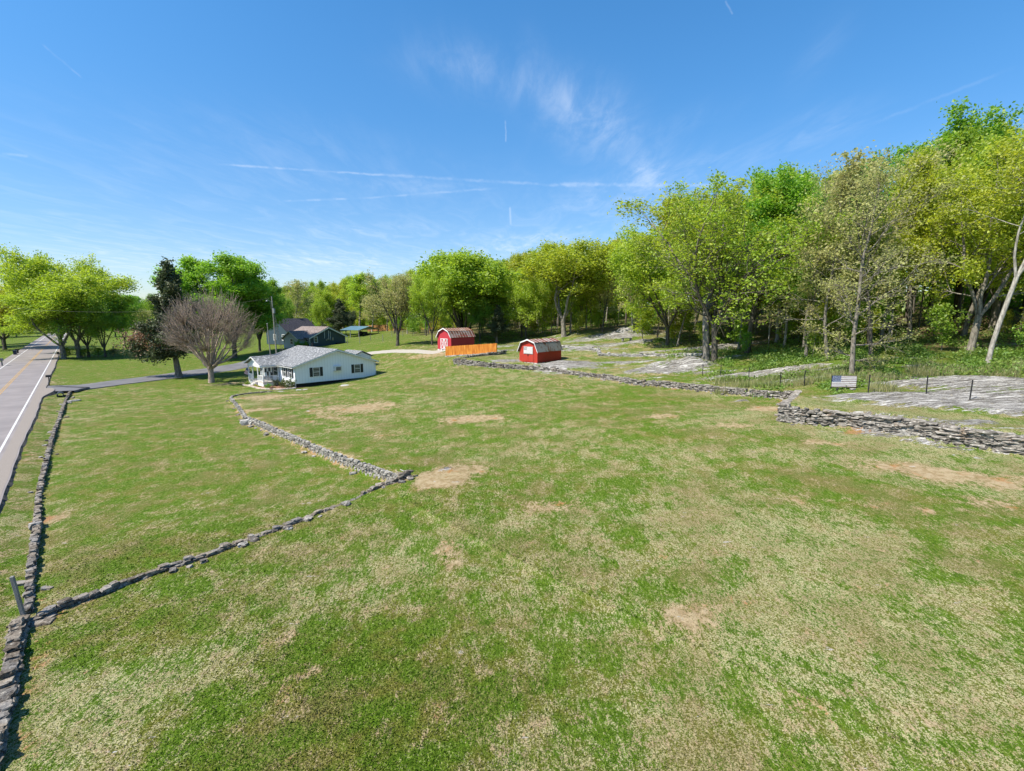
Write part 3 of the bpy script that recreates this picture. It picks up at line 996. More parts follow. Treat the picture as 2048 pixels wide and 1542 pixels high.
# ------------------------------------------------------------------ dry stone walls
stm, t = new_mat('field_stone')
rn = t.node('ShaderNodeAttribute', attribute_name='tint').outputs['Fac']
n1 = t.noise(t.pos, 5, 6, .7)
n2 = t.noise(t.pos, 1.1, 4, .6)
c = t.mix(rn, (.125, .112, .097), (.30, .27, .235))
c = t.mix(t.ss(n1, .53, .68), c, (.50, .47, .42))
c = t.mix(t.ss(n1, .46, .36), c, (.04, .036, .033))
c = t.mix(t.math('MULTIPLY', t.ss(n2, .55, .7), .5), c, (.30, .21, .13))
principled(t, c, .95, t.bump(n1, .8, .05), 0, .1)
stb, t = new_mat('brown_stone')
n1 = t.noise(t.pos, 8, 6, .72)
n2 = t.noise(t.pos, 1.3, 3)
rn = t.node('ShaderNodeAttribute', attribute_name='tint').outputs['Fac']
c = t.mix(rn, (.11, .09, .07), (.29, .245, .195))
c = t.mix(t.ss(n2, .45, .62), c, t.mix(rn, (.12, .11, .10), (.27, .25, .23)))
c = t.mix(t.ss(n1, .54, .66), c, (.36, .33, .28))
c = t.mix(t.ss(n1, .47, .36), c, (.035, .03, .026))
principled(t, c, .95, t.bump(n1, .9, .05), 0, .1)
stg, t = new_mat('lichen_stone')
n1 = t.noise(t.pos, 7, 6, .72)
rn = t.node('ShaderNodeAttribute', attribute_name='tint').outputs['Fac']
c = t.mix(rn, (.16, .145, .125), (.33, .31, .275))
c = t.mix(t.ss(n1, .52, .66), c, (.50, .48, .44))
c = t.mix(t.ss(n1, .47, .36), c, (.05, .045, .04))
principled(t, c, .95, t.bump(n1, .9, .05), 0, .1)
stl, t = new_mat('pale_stone')
n1 = t.noise(t.pos, 6, 6, .7)
rn = t.node('ShaderNodeAttribute', attribute_name='tint').outputs['Fac']
c = t.mix(rn, (.22, .205, .19), (.40, .38, .35))
c = t.mix(t.ss(n1, .52, .68), c, (.56, .54, .51))
c = t.mix(t.ss(n1, .45, .32), c, (.10, .095, .09))
principled(t, c, .95, t.bump(n1, .8, .05), 0, .1)


def stone_geo():
    """a rounded irregular block with 26 corners, unit size"""
    V, ids = [], {}
    for x in (-1, 0, 1):
        for y in (-1, 0, 1):
            for z in (-1, 0, 1):
                if x or y or z:
                    v = np.array((x, y, z), float)
                    k = {1: 1.06, 2: 1.0, 3: .9}[int(np.abs(v).sum())]
                    ids[(x, y, z)] = len(V)
                    V.append(v * k * .5)
    Fc = []
    for ax in range(3):
        for sg in (-1, 1):
            o = [a for a in range(3) if a != ax]
            for i in (-1, 0):
                for j in (-1, 0):
                    q = []
                    for (a, b) in ((i, j), (i + 1, j), (i + 1, j + 1), (i, j + 1)):
                        c_ = [0, 0, 0]
                        c_[ax] = sg
                        c_[o[0]] = a
                        c_[o[1]] = b
                        q.append(ids[tuple(c_)])
                    flip = (sg > 0) == (ax == 1)
                    Fc.append(q[::-1] if flip else q)
    return np.array(V), np.array(Fc)


SV, SF = stone_geo()


def stones_mesh(name, blocks, mat, parent=None):
    """blocks: list of (centre, size(lx,ly,lz), yaw, tilt)"""
    Vs, Fs, T = [], [], []
    for i, (c, sz, yaw, tilt) in enumerate(blocks):
        v = SV + RNG.normal(0, .085, SV.shape)
        v = v * np.array(sz)
        ct, st_ = math.cos(tilt), math.sin(tilt)
        v = np.stack([v[:, 0] * ct - v[:, 2] * st_, v[:, 1], v[:, 0] * st_ + v[:, 2] * ct], 1)
        cy_, sy = math.cos(yaw), math.sin(yaw)
        v = np.stack([v[:, 0] * cy_ - v[:, 1] * sy, v[:, 0] * sy + v[:, 1] * cy_, v[:, 2]], 1) + np.array(c)
        Vs.append(v)
        Fs.append(SF + 26 * i)
        T += [RNG.random()] * 26
    me = np_mesh(name, np.vstack(Vs), np.vstack(Fs), mat)
    a = me.attributes.new('tint', 'FLOAT', 'POINT')
    a.data.foreach_set('value', np.array(T, np.float32))
    o = link(bpy.data.objects.new(name, me))
    if parent:
        o.parent = parent
    return o


def walk(pts, step):
    """points every step along a polyline: (x, y, heading, fraction)"""
    out = []
    P = np.array([(p[0], p[1]) for p in pts])
    L = np.hypot(*(P[1:] - P[:-1]).T)
    tot = L.sum()
    s = 0.0
    while s < tot:
        k, r = 0, s
        while k < len(L) - 1 and r > L[k]:
            r -= L[k]
            k += 1
        q = P[k] + (P[k + 1] - P[k]) * (r / L[k])
        out.append((q[0], q[1], math.atan2(P[k + 1][1] - P[k][1], P[k + 1][0] - P[k][0]), s / tot))
        s += step() if callable(step) else step
    return out


def dry_wall(name, pts, hfun, thick, course, lrange, mat, label, low_side, zoff=0.0, cat='stone wall', cap=True, group=None, rag=.06):
    """courses of fitted stones from the foot on the low side up to the height hfun(fraction); low_side: +1 left / -1 right of the line"""
    B = []
    probe = thick * .5 + .35
    rows = int(max(hfun(f) for f in np.linspace(0, 1, 20)) / course) + 2
    for r in range(rows):
        for (x, y, a, f) in walk(pts, lambda: random.uniform(*lrange)):
            L = random.uniform(lrange[0], lrange[1]) * 1.12
            nx_, ny_ = -math.sin(a) * low_side, math.cos(a) * low_side
            z0 = min(gz(x + nx_ * probe, y + ny_ * probe), gz(x, y)) - .06
            z = z0 + r * course + course * .5
            if r * course > hfun(f) + random.uniform(-rag, rag * .5):
                continue
            hh = course * random.uniform(.95, 1.35)
            j = random.uniform(-.055, .055)
            B.append(((x + nx_ * j, y + ny_ * j, z + zoff + random.uniform(-.02, .02)), (L, thick * random.uniform(.88, 1.12), hh), a + random.uniform(-.06, .06), random.uniform(-.07, .07)))
    o = stones_mesh(name, B, mat)
    return tag(o, label, cat, group)


def interp(poly, k=3):
    hs_ = [p[k] for p in poly]
    L = np.concatenate([[0], np.cumsum(np.hypot(*(poly[1:, :2] - poly[:-1, :2]).T))])
    L = L / L[-1]
    return lambda f: float(np.interp(f, L, hs_))


# long retaining wall between lawn and rock terrace: far run, then the step and near run
WR1, WR2 = WR[:10], WR[9:]
fR1, fR2 = interp(WR1), interp(WR2)
dry_wall('stone_wall', WR1, lambda f: fR1(f) + .03, .4, .12, (.2, .55), stm, 'long low grey retaining wall from the jog past the red shed', -1)
dry_wall('stone_wall', WR2, lambda f: fR2(f) + .02, .5, .13, (.2, .7), stm, 'tall rugged grey retaining wall at the right below the flag', -1)
# the big boulders that the right wall is built around
for px, py, t_, sz, lab in [(1645, 846, 33.2, (1.2, .5, .42), 'pale flat boulder at the foot of the right retaining wall'), (1735, 860, 32.0, (1.4, .6, .85), 'arched grey boulder above orange earth in the right wall'),
                            (1800, 868, 31.0, (1.6, .6, .95), 'wedge shaped grey boulder in the middle of the right wall'), (1955, 892, 28.6, (2.0, .6, 1.1), 'dark streaked boulder face near the right end of the wall'), (2035, 905, 27.7, (1.0, .5, .8), 'rough boulder at the right photo edge in the wall'),
                            (1575, 840, 34.4, (.9, .6, .55), 'large pale corner boulder where the right wall begins')]:
    p = at_t(px, py, t_)
    a = math.atan2(WR2[-1][1] - WR2[1][1], WR2[-1][0] - WR2[1][0])
    z = gz(p.x - .3, p.y - .8)
    blk = []
    o = stones_mesh('boulder', [((p.x, p.y - .12, z + sz[2] * .42), sz, a, random.uniform(-.08, .08))], stg)
    m = o.modifiers.new('sub', 'SUBSURF')
    m.levels = m.render_levels = 3
    m.subdivision_type = 'SIMPLE'
    o.data.polygons.foreach_set('use_smooth', [True] * len(o.data.polygons))
    tx = bpy.data.textures.new('rough', 'CLOUDS')
    tx.noise_scale = .45
    tx.noise_depth = 5
    dm = o.modifiers.new('disp', 'DISPLACE')
    dm.texture = tx
    dm.strength = .34
    dm.texture_coords = 'GLOBAL'
    tag(o, lab, 'boulder')
# short wall running back from the corner, towards the orange fence
bw = [at_t(910, 727, 72.3), at_t(960, 720, 75.5), at_t(1012, 712.5, 79)]
dry_wall('stone_wall', [(p.x, p.y) for p in bw], lambda f: .10 + .45 * f, .4, .17, (.3, .55), stm, 'short dark stone wall angled back near the orange fence', -1, zoff=.0)
fT = interp(WT)
dry_wall('stone_wall', WT, lambda f: fT(f) + .1, .4, .17, (.3, .6), stl, 'whitish curved terrace wall on the slope right of the red shed', -1)
# lawn walls on the left
fL = interp(WL)
dry_wall('stone_wall', WL, lambda f: fL(f) + .04, .20, .11, (.14, .36), stg, 'pale stone wall running from the lawn corner up to the white house', -1)
fD = lambda f: .62 - .42 * min(1, f * 2.2)
dry_wall('stone_wall', WD, lambda f: .55 * max(0, 1 - f * 5) + .24, .22, .085, (.16, .4), stb, 'low dark stone row crossing the lawn to the leaning post', -1, rag=.05)
bl = [at_z(px, py, 0) for px, py in [(462, 801), (466, 797), (480, 792), (510, 788), (545, 785)]]
dry_wall('stone_edging', [(p.x, p.y) for p in bl], lambda f: .16, .18, .1, (.3, .5), stm, 'thin dark garden edging curving towards the flower bed', -1, cat='edging')
rw = [at_z(px, py, 0.05) for px, py in [(142, 784), (132, 800), (120, 835), (107, 870), (97, 905), (86, 950), (77, 1000), (75, 1040), (74, 1062), (68, 1100), (62, 1160), (56, 1225)]]
dry_wall('stone_wall', [(p.x, p.y) for p in rw], lambda f: (.25 + .06 * math.sin(f * 30)), .20, .09, (.13, .34), stb, 'long low stone wall between road verge and left lawn', -1, rag=.06)
nw = [at_z(px, py, 0.05) for px, py in [(44, 1248), (34, 1275), (30, 1320), (18, 1375), (6, 1430), (-10, 1490), (-40, 1600), (-80, 1750)]]
dry_wall('stone_wall', [(p.x, p.y) for p in nw], lambda f: .33 + .07 * math.sin(f * 40), .30, .085, (.18, .42), stb, 'stacked flat stone wall at the lower left photo corner', -1, rag=.09)

# a few stones that have tumbled off the walls
TB = []
for poly, off_, nn_ in ((WL, -.35, 16), (WD, .3, 14), (rwp, -.3, 10), (rwp, .32, 8), (WR, -.5, 26)):
    pts_ = walk([tuple(q) for q in poly], .5)
    for k in range(nn_):
        x, y, a, f_ = random.choice(pts_)
        o_ = off_ * random.uniform(.8, 1.6)
        x, y = x - math.sin(a) * o_, y + math.cos(a) * o_
        TB.append((x, y))
for k, (x, y) in enumerate(TB):
    sz = random.uniform(.12, .3)
    o = stones_mesh('fallen_stone', [((x, y, gz(x, y) + sz * .12), (sz * 1.4, sz, sz * .55), random.uniform(0, 3), random.uniform(-.2, .2))], random.choice((stb, stg, stm)))
    tag(o, 'loose grey stone lying in the grass at the foot of a wall', 'stone', 'fallen stones along the walls')

# ------------------------------------------------------------------ materials for built things
def siding(name, c, period=.2, axis='x', rough=.6, bumpk=.6, dirt=.25):
    m, t = new_mat(name)
    sp = t.node('ShaderNodeSeparateXYZ')
    t.l.new(t.obj, sp.inputs[0])
    s = t.math('ADD', sp.outputs[0], sp.outputs[1]) if axis == 'x' else sp.outputs[2]
    fr = t.math('FRACT', t.math('DIVIDE', s, period))
    groove = t.ss(t.math('ABSOLUTE', t.math('SUBTRACT', fr, .5)), .06, .0)
    n = t.noise(t.obj, 1.3, 4)
    col = t.mix(t.math('MULTIPLY', t.ss(n, .45, .75), dirt), c, tuple(q * .72 for q in c))
    col = t.mix(t.math('MULTIPLY', groove, .45), col, tuple(q * .45 for q in c))
    principled(t, col, rough, t.bump(t.math('SUBTRACT', 1.0, groove), bumpk, .015), 0, .3)
    return m


def shingle(name, c1, c2, c3, lay=.14):
    m, t = new_mat(name)
    b = t.node('ShaderNodeTexBrick')
    uvw = t.node('ShaderNodeAttribute', attribute_name='roof_uv').outputs['Vector']
    t.put(b.inputs['Vector'], uvw)
    b.inputs['Scale'].default_value = 1.0
    b.inputs['Brick Width'].default_value = .33
    b.inputs['Row Height'].default_value = lay
    b.inputs['Mortar Size'].default_value = .012
    b.inputs['Color1'].default_value = (*c1, 1)
    b.inputs['Color2'].default_value = (*c2, 1)
    b.inputs['Mortar'].default_value = (*[q * .35 for q in c1], 1)
    n = t.noise(t.map(uvw, scale=(1, 1.8, 1)), 2.6, 4, .7)
    col = t.mix(t.ss(n, .5, .62), b.outputs['Color'], c3)
    n2 = t.noise(t.obj, .5, 3)
    col = t.mix(t.math('MULTIPLY', t.ss(n2, .5, .7), .25), col, c1)
    principled(t, col, .9, t.bump(t.math('ADD', b.outputs['Fac'], t.math('MULTIPLY', n, -.4)), .5, -.02), 0, .15)
    return m


m_white = siding('white_siding', (.83, .84, .85), .4, bumpk=.15, dirt=.12)
m_trim = simple('white_trim', (.80, .80, .79), (.66, .66, .64), 2, .5, .05)
m_shut = simple('black_shutter', (.018, .022, .022), (.03, .034, .034), 8, .5, .2)
m_glass, t = new_mat('window_glass')
principled(t, t.mix(t.ss(t.noise(t.obj, 2.5, 2), .4, .6), (.03, .035, .04), (.09, .10, .105)), .08, None, 0, .6)
m_pane, t = new_mat('blinds_glass')
spx = t.node('ShaderNodeSeparateXYZ')
t.l.new(t.obj, spx.inputs[0])
fr = t.math('FRACT', t.math('DIVIDE', spx.outputs[2], .26))
principled(t, t.mix(t.ss(fr, .3, .5), (.22, .22, .20), (.07, .08, .085)), .15, None, 0, .5)
m_roof = shingle('grey_shingle', (.12, .125, .13), (.25, .255, .26), (.42, .42, .42))
m_dark = simple('painted_shade', (.012, .012, .013), (.03, .028, .025), 4, .9, .2)
m_ac = simple('cream_metal', (.72, .71, .67), (.6, .59, .55), 5, .5, .1)
m_acg = simple('vent_grille', (.10, .10, .09), (.22, .21, .19), 30, .6, .4)
m_deck = simple('porch_boards', (.50, .45, .38), (.62, .58, .52), 4, .7, .2, stretch=(1, 8, 1))
m_navy = siding('navy_siding', (.045, .075, .098), .18, 'z', .6, .5, .2)
m_pblue = siding('pale_blue_siding', (.42, .47, .52), .18, 'z', .6, .4, .2)
m_broof = shingle('brown_shingle', (.19, .15, .135), (.26, .21, .19), (.33, .28, .26), .16)
m_sroof = shingle('slate_shingle', (.035, .035, .045), (.055, .055, .07), (.10, .09, .10), .16)
m_bmetal = simple('blue_metal_roof', (.10, .20, .255), (.14, .25, .31), 2, .4, .05, metal=.2)
m_steel = simple('galvanised_post', (.32, .33, .33), (.22, .23, .23), 6, .5, .1, metal=.3)
m_red = siding('red_boards', (.42, .038, .022), .3, 'x', .65, .7, .45)
m_red2 = siding('red_barn_boards', (.43, .035, .048), .3, 'x', .65, .7, .35)
m_wbl = simple('weathered_white', (.72, .70, .66), (.45, .42, .38), 6, .7, .15)


def metal_sheet(name, base, rust, amount, period=.22, seam=None):
    m, t = new_mat(name)
    uvw = t.node('ShaderNodeAttribute', attribute_name='roof_uv').outputs['Vector']
    sp = t.node('ShaderNodeSeparateXYZ')
    t.l.new(uvw, sp.inputs[0])
    wv = t.math('SINE', t.math('MULTIPLY', sp.outputs[0], 2 * math.pi / period))
    n = t.noise(t.map(uvw, scale=(3.2, .7, 1)), 1.5, 6, .7)
    n2 = t.noise(uvw, .55, 3)
    f = t.ss(t.math('ADD', n, t.math('MULTIPLY', t.math('SUBTRACT', n2, .5), .8)), .62 - amount * .3, .70 - amount * .3)
    c = t.mix(t.ss(t.noise(uvw, 9, 3), .35, .65), base, tuple(q * .7 for q in base))
    r = t.mix(t.ss(t.noise(uvw, 5, 4), .35, .65), rust, tuple(q * .45 for q in rust))
    col = t.mix(f, c, r)
    if seam:
        q = t.math('ABSOLUTE', t.math('SUBTRACT', t.math('FRACT', t.math('DIVIDE', sp.outputs[0], seam)), .5))
        col = t.mix(t.math('MULTIPLY', t.ss(q, .13, .07), t.ss(n, .3, .55)), col, (.62, .57, .52))
    principled(t, col, .65, t.bump(wv, .6, .03), .15, .3)
    return m


m_rust = metal_sheet('rusty_roof', (.42, .36, .32), (.27, .085, .04), .75, .25, .62)
m_tin = metal_sheet('tin_lower_roof', (.33, .32, .29), (.22, .10, .05), .42, .2)
m_rust2 = metal_sheet('streaky_roof', (.42, .36, .33), (.27, .065, .04), .62, .25, .9)
m_org, t = new_mat('orange_boards')
n = t.noise(t.map(t.obj, scale=(7, 7, .5)), 1.2, 4, .6)
n2 = t.noise(t.map(t.obj, scale=(1, 1, .1)), 7, 1)
principled(t, t.mix(t.ss(n2, .4, .62), t.mix(t.ss(n, .35, .65), (.58, .20, .025), (.74, .31, .055)), (.48, .14, .018)), .7, t.bump(n, .3, .01), 0, .25)
m_fcedar = simple('brown_boards', (.30, .14, .045), (.38, .20, .07), 3, .8, .2, stretch=(6, 6, .6))
m_gpost = simple('grey_timber', (.17, .165, .155), (.27, .26, .245), 4, .85, .5, stretch=(4, 4, .5))
m_pole = simple('pole_timber', (.20, .19, .165), (.29, .275, .24), 3, .85, .4, stretch=(4, 4, .3))
m_black = simple('black_metal', (.015, .015, .016), (.03, .03, .03), 8, .5, .1)
m_wire = simple('wire_metal', (.16, .15, .14), (.10, .09, .08), 8, .5, 0)
m_bin = simple('navy_bin', (.012, .022, .05), (.02, .03, .07), 4, .4, .05)
m_flagw = simple('flag_white', (.86, .84, .82), (.76, .73, .70), 9, .85, .1)
m_flagr = simple('flag_faded_red', (.22, .13, .13), (.34, .24, .24), 7, .85, .1)
m_flagb = simple('flag_blue', (.03, .055, .15), (.07, .11, .24), 5, .85, .1)
m_flagR = simple('flag_red', (.50, .03, .04), (.40, .03, .04), 5, .85, .1)
m_fgrey = simple('flag_greyed', (.22, .19, .20), (.32, .28, .29), 7, .85, .1)
m_mulch = simple('mulch', (.17, .085, .05), (.25, .14, .09), 9, .95, .8, 25)
m_stone = simple('edging_stone', (.42, .33, .27), (.56, .47, .40), 3, .9, .4)
m_conc = simple('concrete', (.40, .38, .35), (.55, .53, .50), 3, .9, .3)


def roof_part(name, quads, th, mat, parent, along=None):
    """slabs whose sheet coordinates follow the slope; quad = eave a, eave b, ridge b, ridge a"""
    mb = MB()
    uv = []
    for q in quads:
        q = [Vector(p) for p in q]
        mb.slab(q, th)
        ex = (q[1] - q[0]).normalized()
        nn = (q[1] - q[0]).cross(q[-1] - q[0]).normalized()
        ey = nn.cross(ex)
        o = Vector((0, 0, 0))
        for p in q:
            uv.append(((p - o).dot(ex), (p - o).dot(ey), 0))
        for p in q:
            uv.append(((p - o).dot(ex), (p - o).dot(ey), 0))
    o = mb.build(name, mat, parent)
    a = o.data.attributes.new('roof_uv', 'FLOAT_VECTOR', 'POINT')
    a.data.foreach_set('vector', np.array(uv, np.float32).ravel())
    return o


def prism(mb, prof, y0, y1):
    """profile in (x, z) pushed along y"""
    k = len(prof)
    vs = [(x, y0, z) for x, z in prof] + [(x, y1, z) for x, z in prof]
    fs = [tuple(range(k)), tuple(range(2 * k - 1, k - 1, -1))] + [(i, i + k, (i + 1) % k + k, (i + 1) % k) for i in range(k)]
    return mb.add(vs, fs)


def window(parent, c, w, h, face, frame_m, pane_m, fw=.07, shut=None, mull=True):
    """face: 'u' lies in the x-z plane looking to -y, 'v' lies in the y-z plane looking to -x"""
    def P(a, b, d0, d1):
        # a0,a1 across, b0,b1 height, d out of the wall
        if face == 'u':
            return (c[0] + a[0], c[1] - d1, c[2] + b[0]), (c[0] + a[1], c[1] - d0, c[2] + b[1])
        return (c[0] - d1, c[1] + a[0], c[2] + b[0]), (c[0] - d0, c[1] + a[1], c[2] + b[1])
    f = MB()
    f.b2(*P((-w / 2 - fw, w / 2 + fw), (h / 2, h / 2 + fw), .003, .06))
    f.b2(*P((-w / 2 - fw, w / 2 + fw), (-h / 2 - fw, -h / 2), .003, .08))
    f.b2(*P((-w / 2 - fw, -w / 2), (-h / 2, h / 2), .003, .06))
    f.b2(*P((w / 2, w / 2 + fw), (-h / 2, h / 2), .003, .06))
    if mull:
        f.b2(*P((-w / 2, w / 2), (-.025, .025), .003, .05))
    o = f.build('window', frame_m, parent)
    MB().b2(*P((-w / 2, w / 2), (-h / 2, h / 2), .003, .022)).build('pane', pane_m, o)
    if shut:
        for s in (-1, 1):
            x0 = s * (w / 2 + fw + .02)
            m = MB()
            m.b2(*P((min(x0, x0 + s * shut), max(x0, x0 + s * shut)), (-h / 2 - .05, h / 2 + .05), .003, .05))
            for k in range(5):
                zz = -h / 2 + (k + .5) * h / 5
                m.b2(*P((min(x0, x0 + s * shut) + .05, max(x0, x0 + s * shut) - .05), (zz - .07, zz + .07), .05, .065))
            m.build('shutter', m_shut, parent)
    return o


# ------------------------------------------------------------------ white bungalow
HC = at_z(591, 776, 0)
H_RZ = math.atan2(.72, .69)
house = thing('bungalow', (HC.x, HC.y, gz(HC.x, HC.y)), H_RZ, 'white single storey house with grey shingle roof and front porch', 'house')
HL, HW, WB, WT_, RI = 12.2, 12.0, .55, 2.9, 4.8
mb = MB()
prism(mb, [(0, WB), (HW, WB), (HW, WT_), (HW / 2, RI - .16), (0, WT_)], 0, HL)
mb.build('wall', m_white, house)
MB().b2((.25, .25, -.6), (HW - .25, HL - .25, WB)).build('crawlspace_shade', m_dark, house)  # near-black block set back, painting in the shade of the open crawlspace
m = MB()
m.b2((-.02, 0.0, -.3), (.10, HL, WB - .002))
m.build('skirting', m_white, house)
sl = (RI - WT_) / (HW / 2)
ov = .42
ez = WT_ - ov * sl + .06
roof = roof_part('roof', [((-ov, -.38, ez), (-ov, HL + .38, ez), (HW / 2, HL + .38, RI + .06), (HW / 2, -.38, RI + .06)),
                          ((HW + ov, HL + .38, ez), (HW + ov, -.38, ez), (HW / 2, -.38, RI + .06), (HW / 2, HL + .38, RI + .06))], -.0001, m_roof, house)
so = roof.modifiers.new('th', 'SOLIDIFY')
so.thickness = .1
so.offset = -1
m = MB()
m.slab([(-ov, -.40, ez - .13), (-ov, -.40, ez + .04), (HW / 2, -.40, RI + .05), (HW / 2, -.40, RI - .13)], .04)
m.slab([(HW / 2, -.40, RI - .13), (HW / 2, -.40, RI + .05), (HW + ov, -.40, ez + .04), (HW + ov, -.40, ez - .13)], .04)
m.build('rake_trim', m_trim, house)
for x0, x1, y0, y1 in ((-ov - .02, -ov + .02, -.36, 4.9), (-ov - .02, -ov + .02, 10.8, HL + .3), (HW + ov - .01, HW + ov + .1, -.36, HL + .3)):
    MB().b2((x0, y0, ez - .16), (x1, y1, ez - .02)).build('gutter', m_trim, house)
MB().b2((.02, -.03, WB + .01), (.12, -.002, WT_)).build('corner_board', m_trim, house)
MB().b2((HW - .1, -.03, WB + .01), (HW, -.002, WT_)).build('corner_board', m_trim, house)
MB().tube([(HW + .06, -.08, ez - .1), (HW + .06, -.08, .35), (HW + .3, -.2, .12)], .045).build('downpipe', m_trim, house)
for u in (2.95, 9.1):
    window(house, (u, 0, 1.95), .86, 1.15, 'u', m_ac, m_pane, .07, .40, True)
ac = MB().b2((5.45, -.45, 1.85), (6.5, -.002, 2.55))
aco = ac.build('air_conditioner', m_ac, house, bevel=.015)
MB().b2((5.62, -.475, 1.95), (6.33, -.452, 2.42)).build('grille', m_acg, aco)
for v in (1.2, 3.1):
    window(house, (-.02, v, 1.95), .75, 1.15, 'v', m_trim, m_glass, .06, .34, True)
window(house, (-.02, 6.2, 1.85), 1.5, 1.3, 'v', m_trim, m_glass, .07, .34, True)
window(house, (-.02, 10.0, 1.9), .8, 1.1, 'v', m_trim, m_glass, .06, None, True)
window(house, (-.02, 11.5, 1.95), .6, 1.0, 'v', m_trim, m_glass, .06, .25, True)
d = MB().b2((-.07, 8.0, .62), (-.023, 8.95, 2.62)).build('door', m_trim, house)
MB().b2((-.085, 8.12, 1.6), (-.072, 8.83, 2.45)).build('pane', m_glass, d)
MB().b2((-.12, 8.08, 1.45), (-.072, 8.13, 1.55)).build('handle', m_black, d)
# porch on the road side
P0, P1, PU = 5.0, 10.6, -2.25
MB().b2((PU, P0, .38), (-.03, P1, .55)).build('porch_deck', m_deck, house)
m = MB()
m.b2((PU + .03, P0 + .05, -.25), (PU + .09, P1 - .05, .375))
m.b2((PU + .1, P0 + .03, -.25), (-.05, P0 + .09, .375))
m.build('porch_skirt', m_trim, house)
pr = 3.95
mid = (P0 + P1) / 2
roof_part('porch_roof', [((PU - .45, P0 - .3, 2.86), (.1, P0 - .3, 2.86), (3.4, mid, pr), (PU - .45, mid, pr)),
                         ((.1, P1 + .3, 2.86), (PU - .45, P1 + .3, 2.86), (PU - .45, mid, pr), (3.4, mid, pr))], .09, m_roof, house)
m = MB()
m.slab([(PU - .47, P0 - .34, 2.70), (PU - .47, P0 - .34, 2.85), (PU - .47, mid, pr - .02), (PU - .47, mid, pr - .17)], .04)
m.slab([(PU - .47, mid, pr - .17), (PU - .47, mid, pr - .02), (PU - .47, P1 + .34, 2.85), (PU - .47, P1 + .34, 2.70)], .04)
m.b2((PU - .4, P0 - .33, 2.68), (.0, P0 - .29, 2.82))
m.build('porch_fascia', m_trim, house)
m = MB()
m.add([(PU - .02, P0, 2.72), (PU - .02, P1, 2.72), (PU - .02, mid, pr - .12), (PU + .08, P0, 2.72), (PU + .08, P1, 2.72), (PU + .08, mid, pr - .12)], [(0, 1, 2), (5, 4, 3), (0, 3, 4, 1), (1, 4, 5, 2), (2, 5, 3, 0)])
m.b2((PU, P0, 2.5), (PU + .12, P1, 2.715))
m.b2((PU + .13, P0, 2.5), (-.03, P0 + .12, 2.715))
m.build('porch_beam', m_white, house)
for u, v in ((PU, P0), (PU, P0 + 1.85), (PU, P1 - 1.85), (PU, P1 - .13), (-.2, P0)):
    MB().b2((u, v, .55), (u + .13, v + .13, 2.5)).build('porch_post', m_trim, house)


def railing(a, b, parent):
    m = MB()
    a, b = Vector(a), Vector(b)
    d = b - a
    n = int(d.length / .14)
    for k in range(1, n):
        p = a + d * k / n
        m.box((p.x, p.y, p.z + .42), (.035, .035, .7))
    rz = math.atan2(d.y, d.x)
    c = (a + b) / 2
    m.box((c.x, c.y, c.z + .80), (d.length, .07, .05), rz)
    m.box((c.x, c.y, c.z + .08), (d.length, .06, .05), rz)
    return m.build('porch_railing', m_trim, parent)


railing((PU + .065, P0 + .13, .57), (PU + .065, P0 + 1.85, .57), house)
railing((PU + .065, P1 - 1.72, .57), (PU + .065, P1 - .13, .57), house)
railing((PU + .13, P0 + .065, .57), (-.2, P0 + .065, .57), house)
m = MB()
for k in range(3):
    m.b2((PU - .3 * (k + 1), mid - .7, -.25), (PU - .3 * k - .01, mid + .7, .40 - .17 * k))
m.build('porch_steps', m_conc, house)
# low rear room with its own mottled roof
m = MB()
vs = [(HW - .1, 7.2, .1), (HW + 3.7, 7.2, .1), (HW + 3.7, 7.2, 2.97), (HW + 2.0, 7.2, 3.72), (HW - .1, 7.2, 2.95)]
m.add(vs + [(x, 11.6, z) for x, y, z in vs], [(0, 1, 2, 3, 4), (9, 8, 7, 6, 5)] + [(i, (i + 1) % 5, (i + 1) % 5 + 5, i + 5) for i in range(5)])
m.build('rear_room', m_white, house)
ry0, ry1 = 6.9, 11.9
roof_part('rear_roof', [((HW - .3, ry0, 2.95), (HW - .3, ry1, 2.95), (HW + 2.0, ry1, 3.85), (HW + 2.0, ry0, 3.85)), ((HW + 4.0, ry1, 2.95), (HW + 4.0, ry0, 2.95), (HW + 2.0, ry0, 3.85), (HW + 2.0, ry1, 3.85))], .08, m_roof, house)
MB().tube([(6.5, 8.5, 4.5), (6.5, 8.5, 5.45)], .13, 8).build('flue', m_black, house)


def loc_to_world(o, p):
    return Matrix.Translation(o.location) @ Matrix.Rotation(o.rotation_euler.z, 4, 'Z') @ Vector(p)


def star_pts(cx, cz, r):
    return [(cx + (r if k % 2 == 0 else r * .4) * math.sin(k * math.pi / 5), cz + (r if k % 2 == 0 else r * .4) * math.cos(k * math.pi / 5)) for k in range(10)]


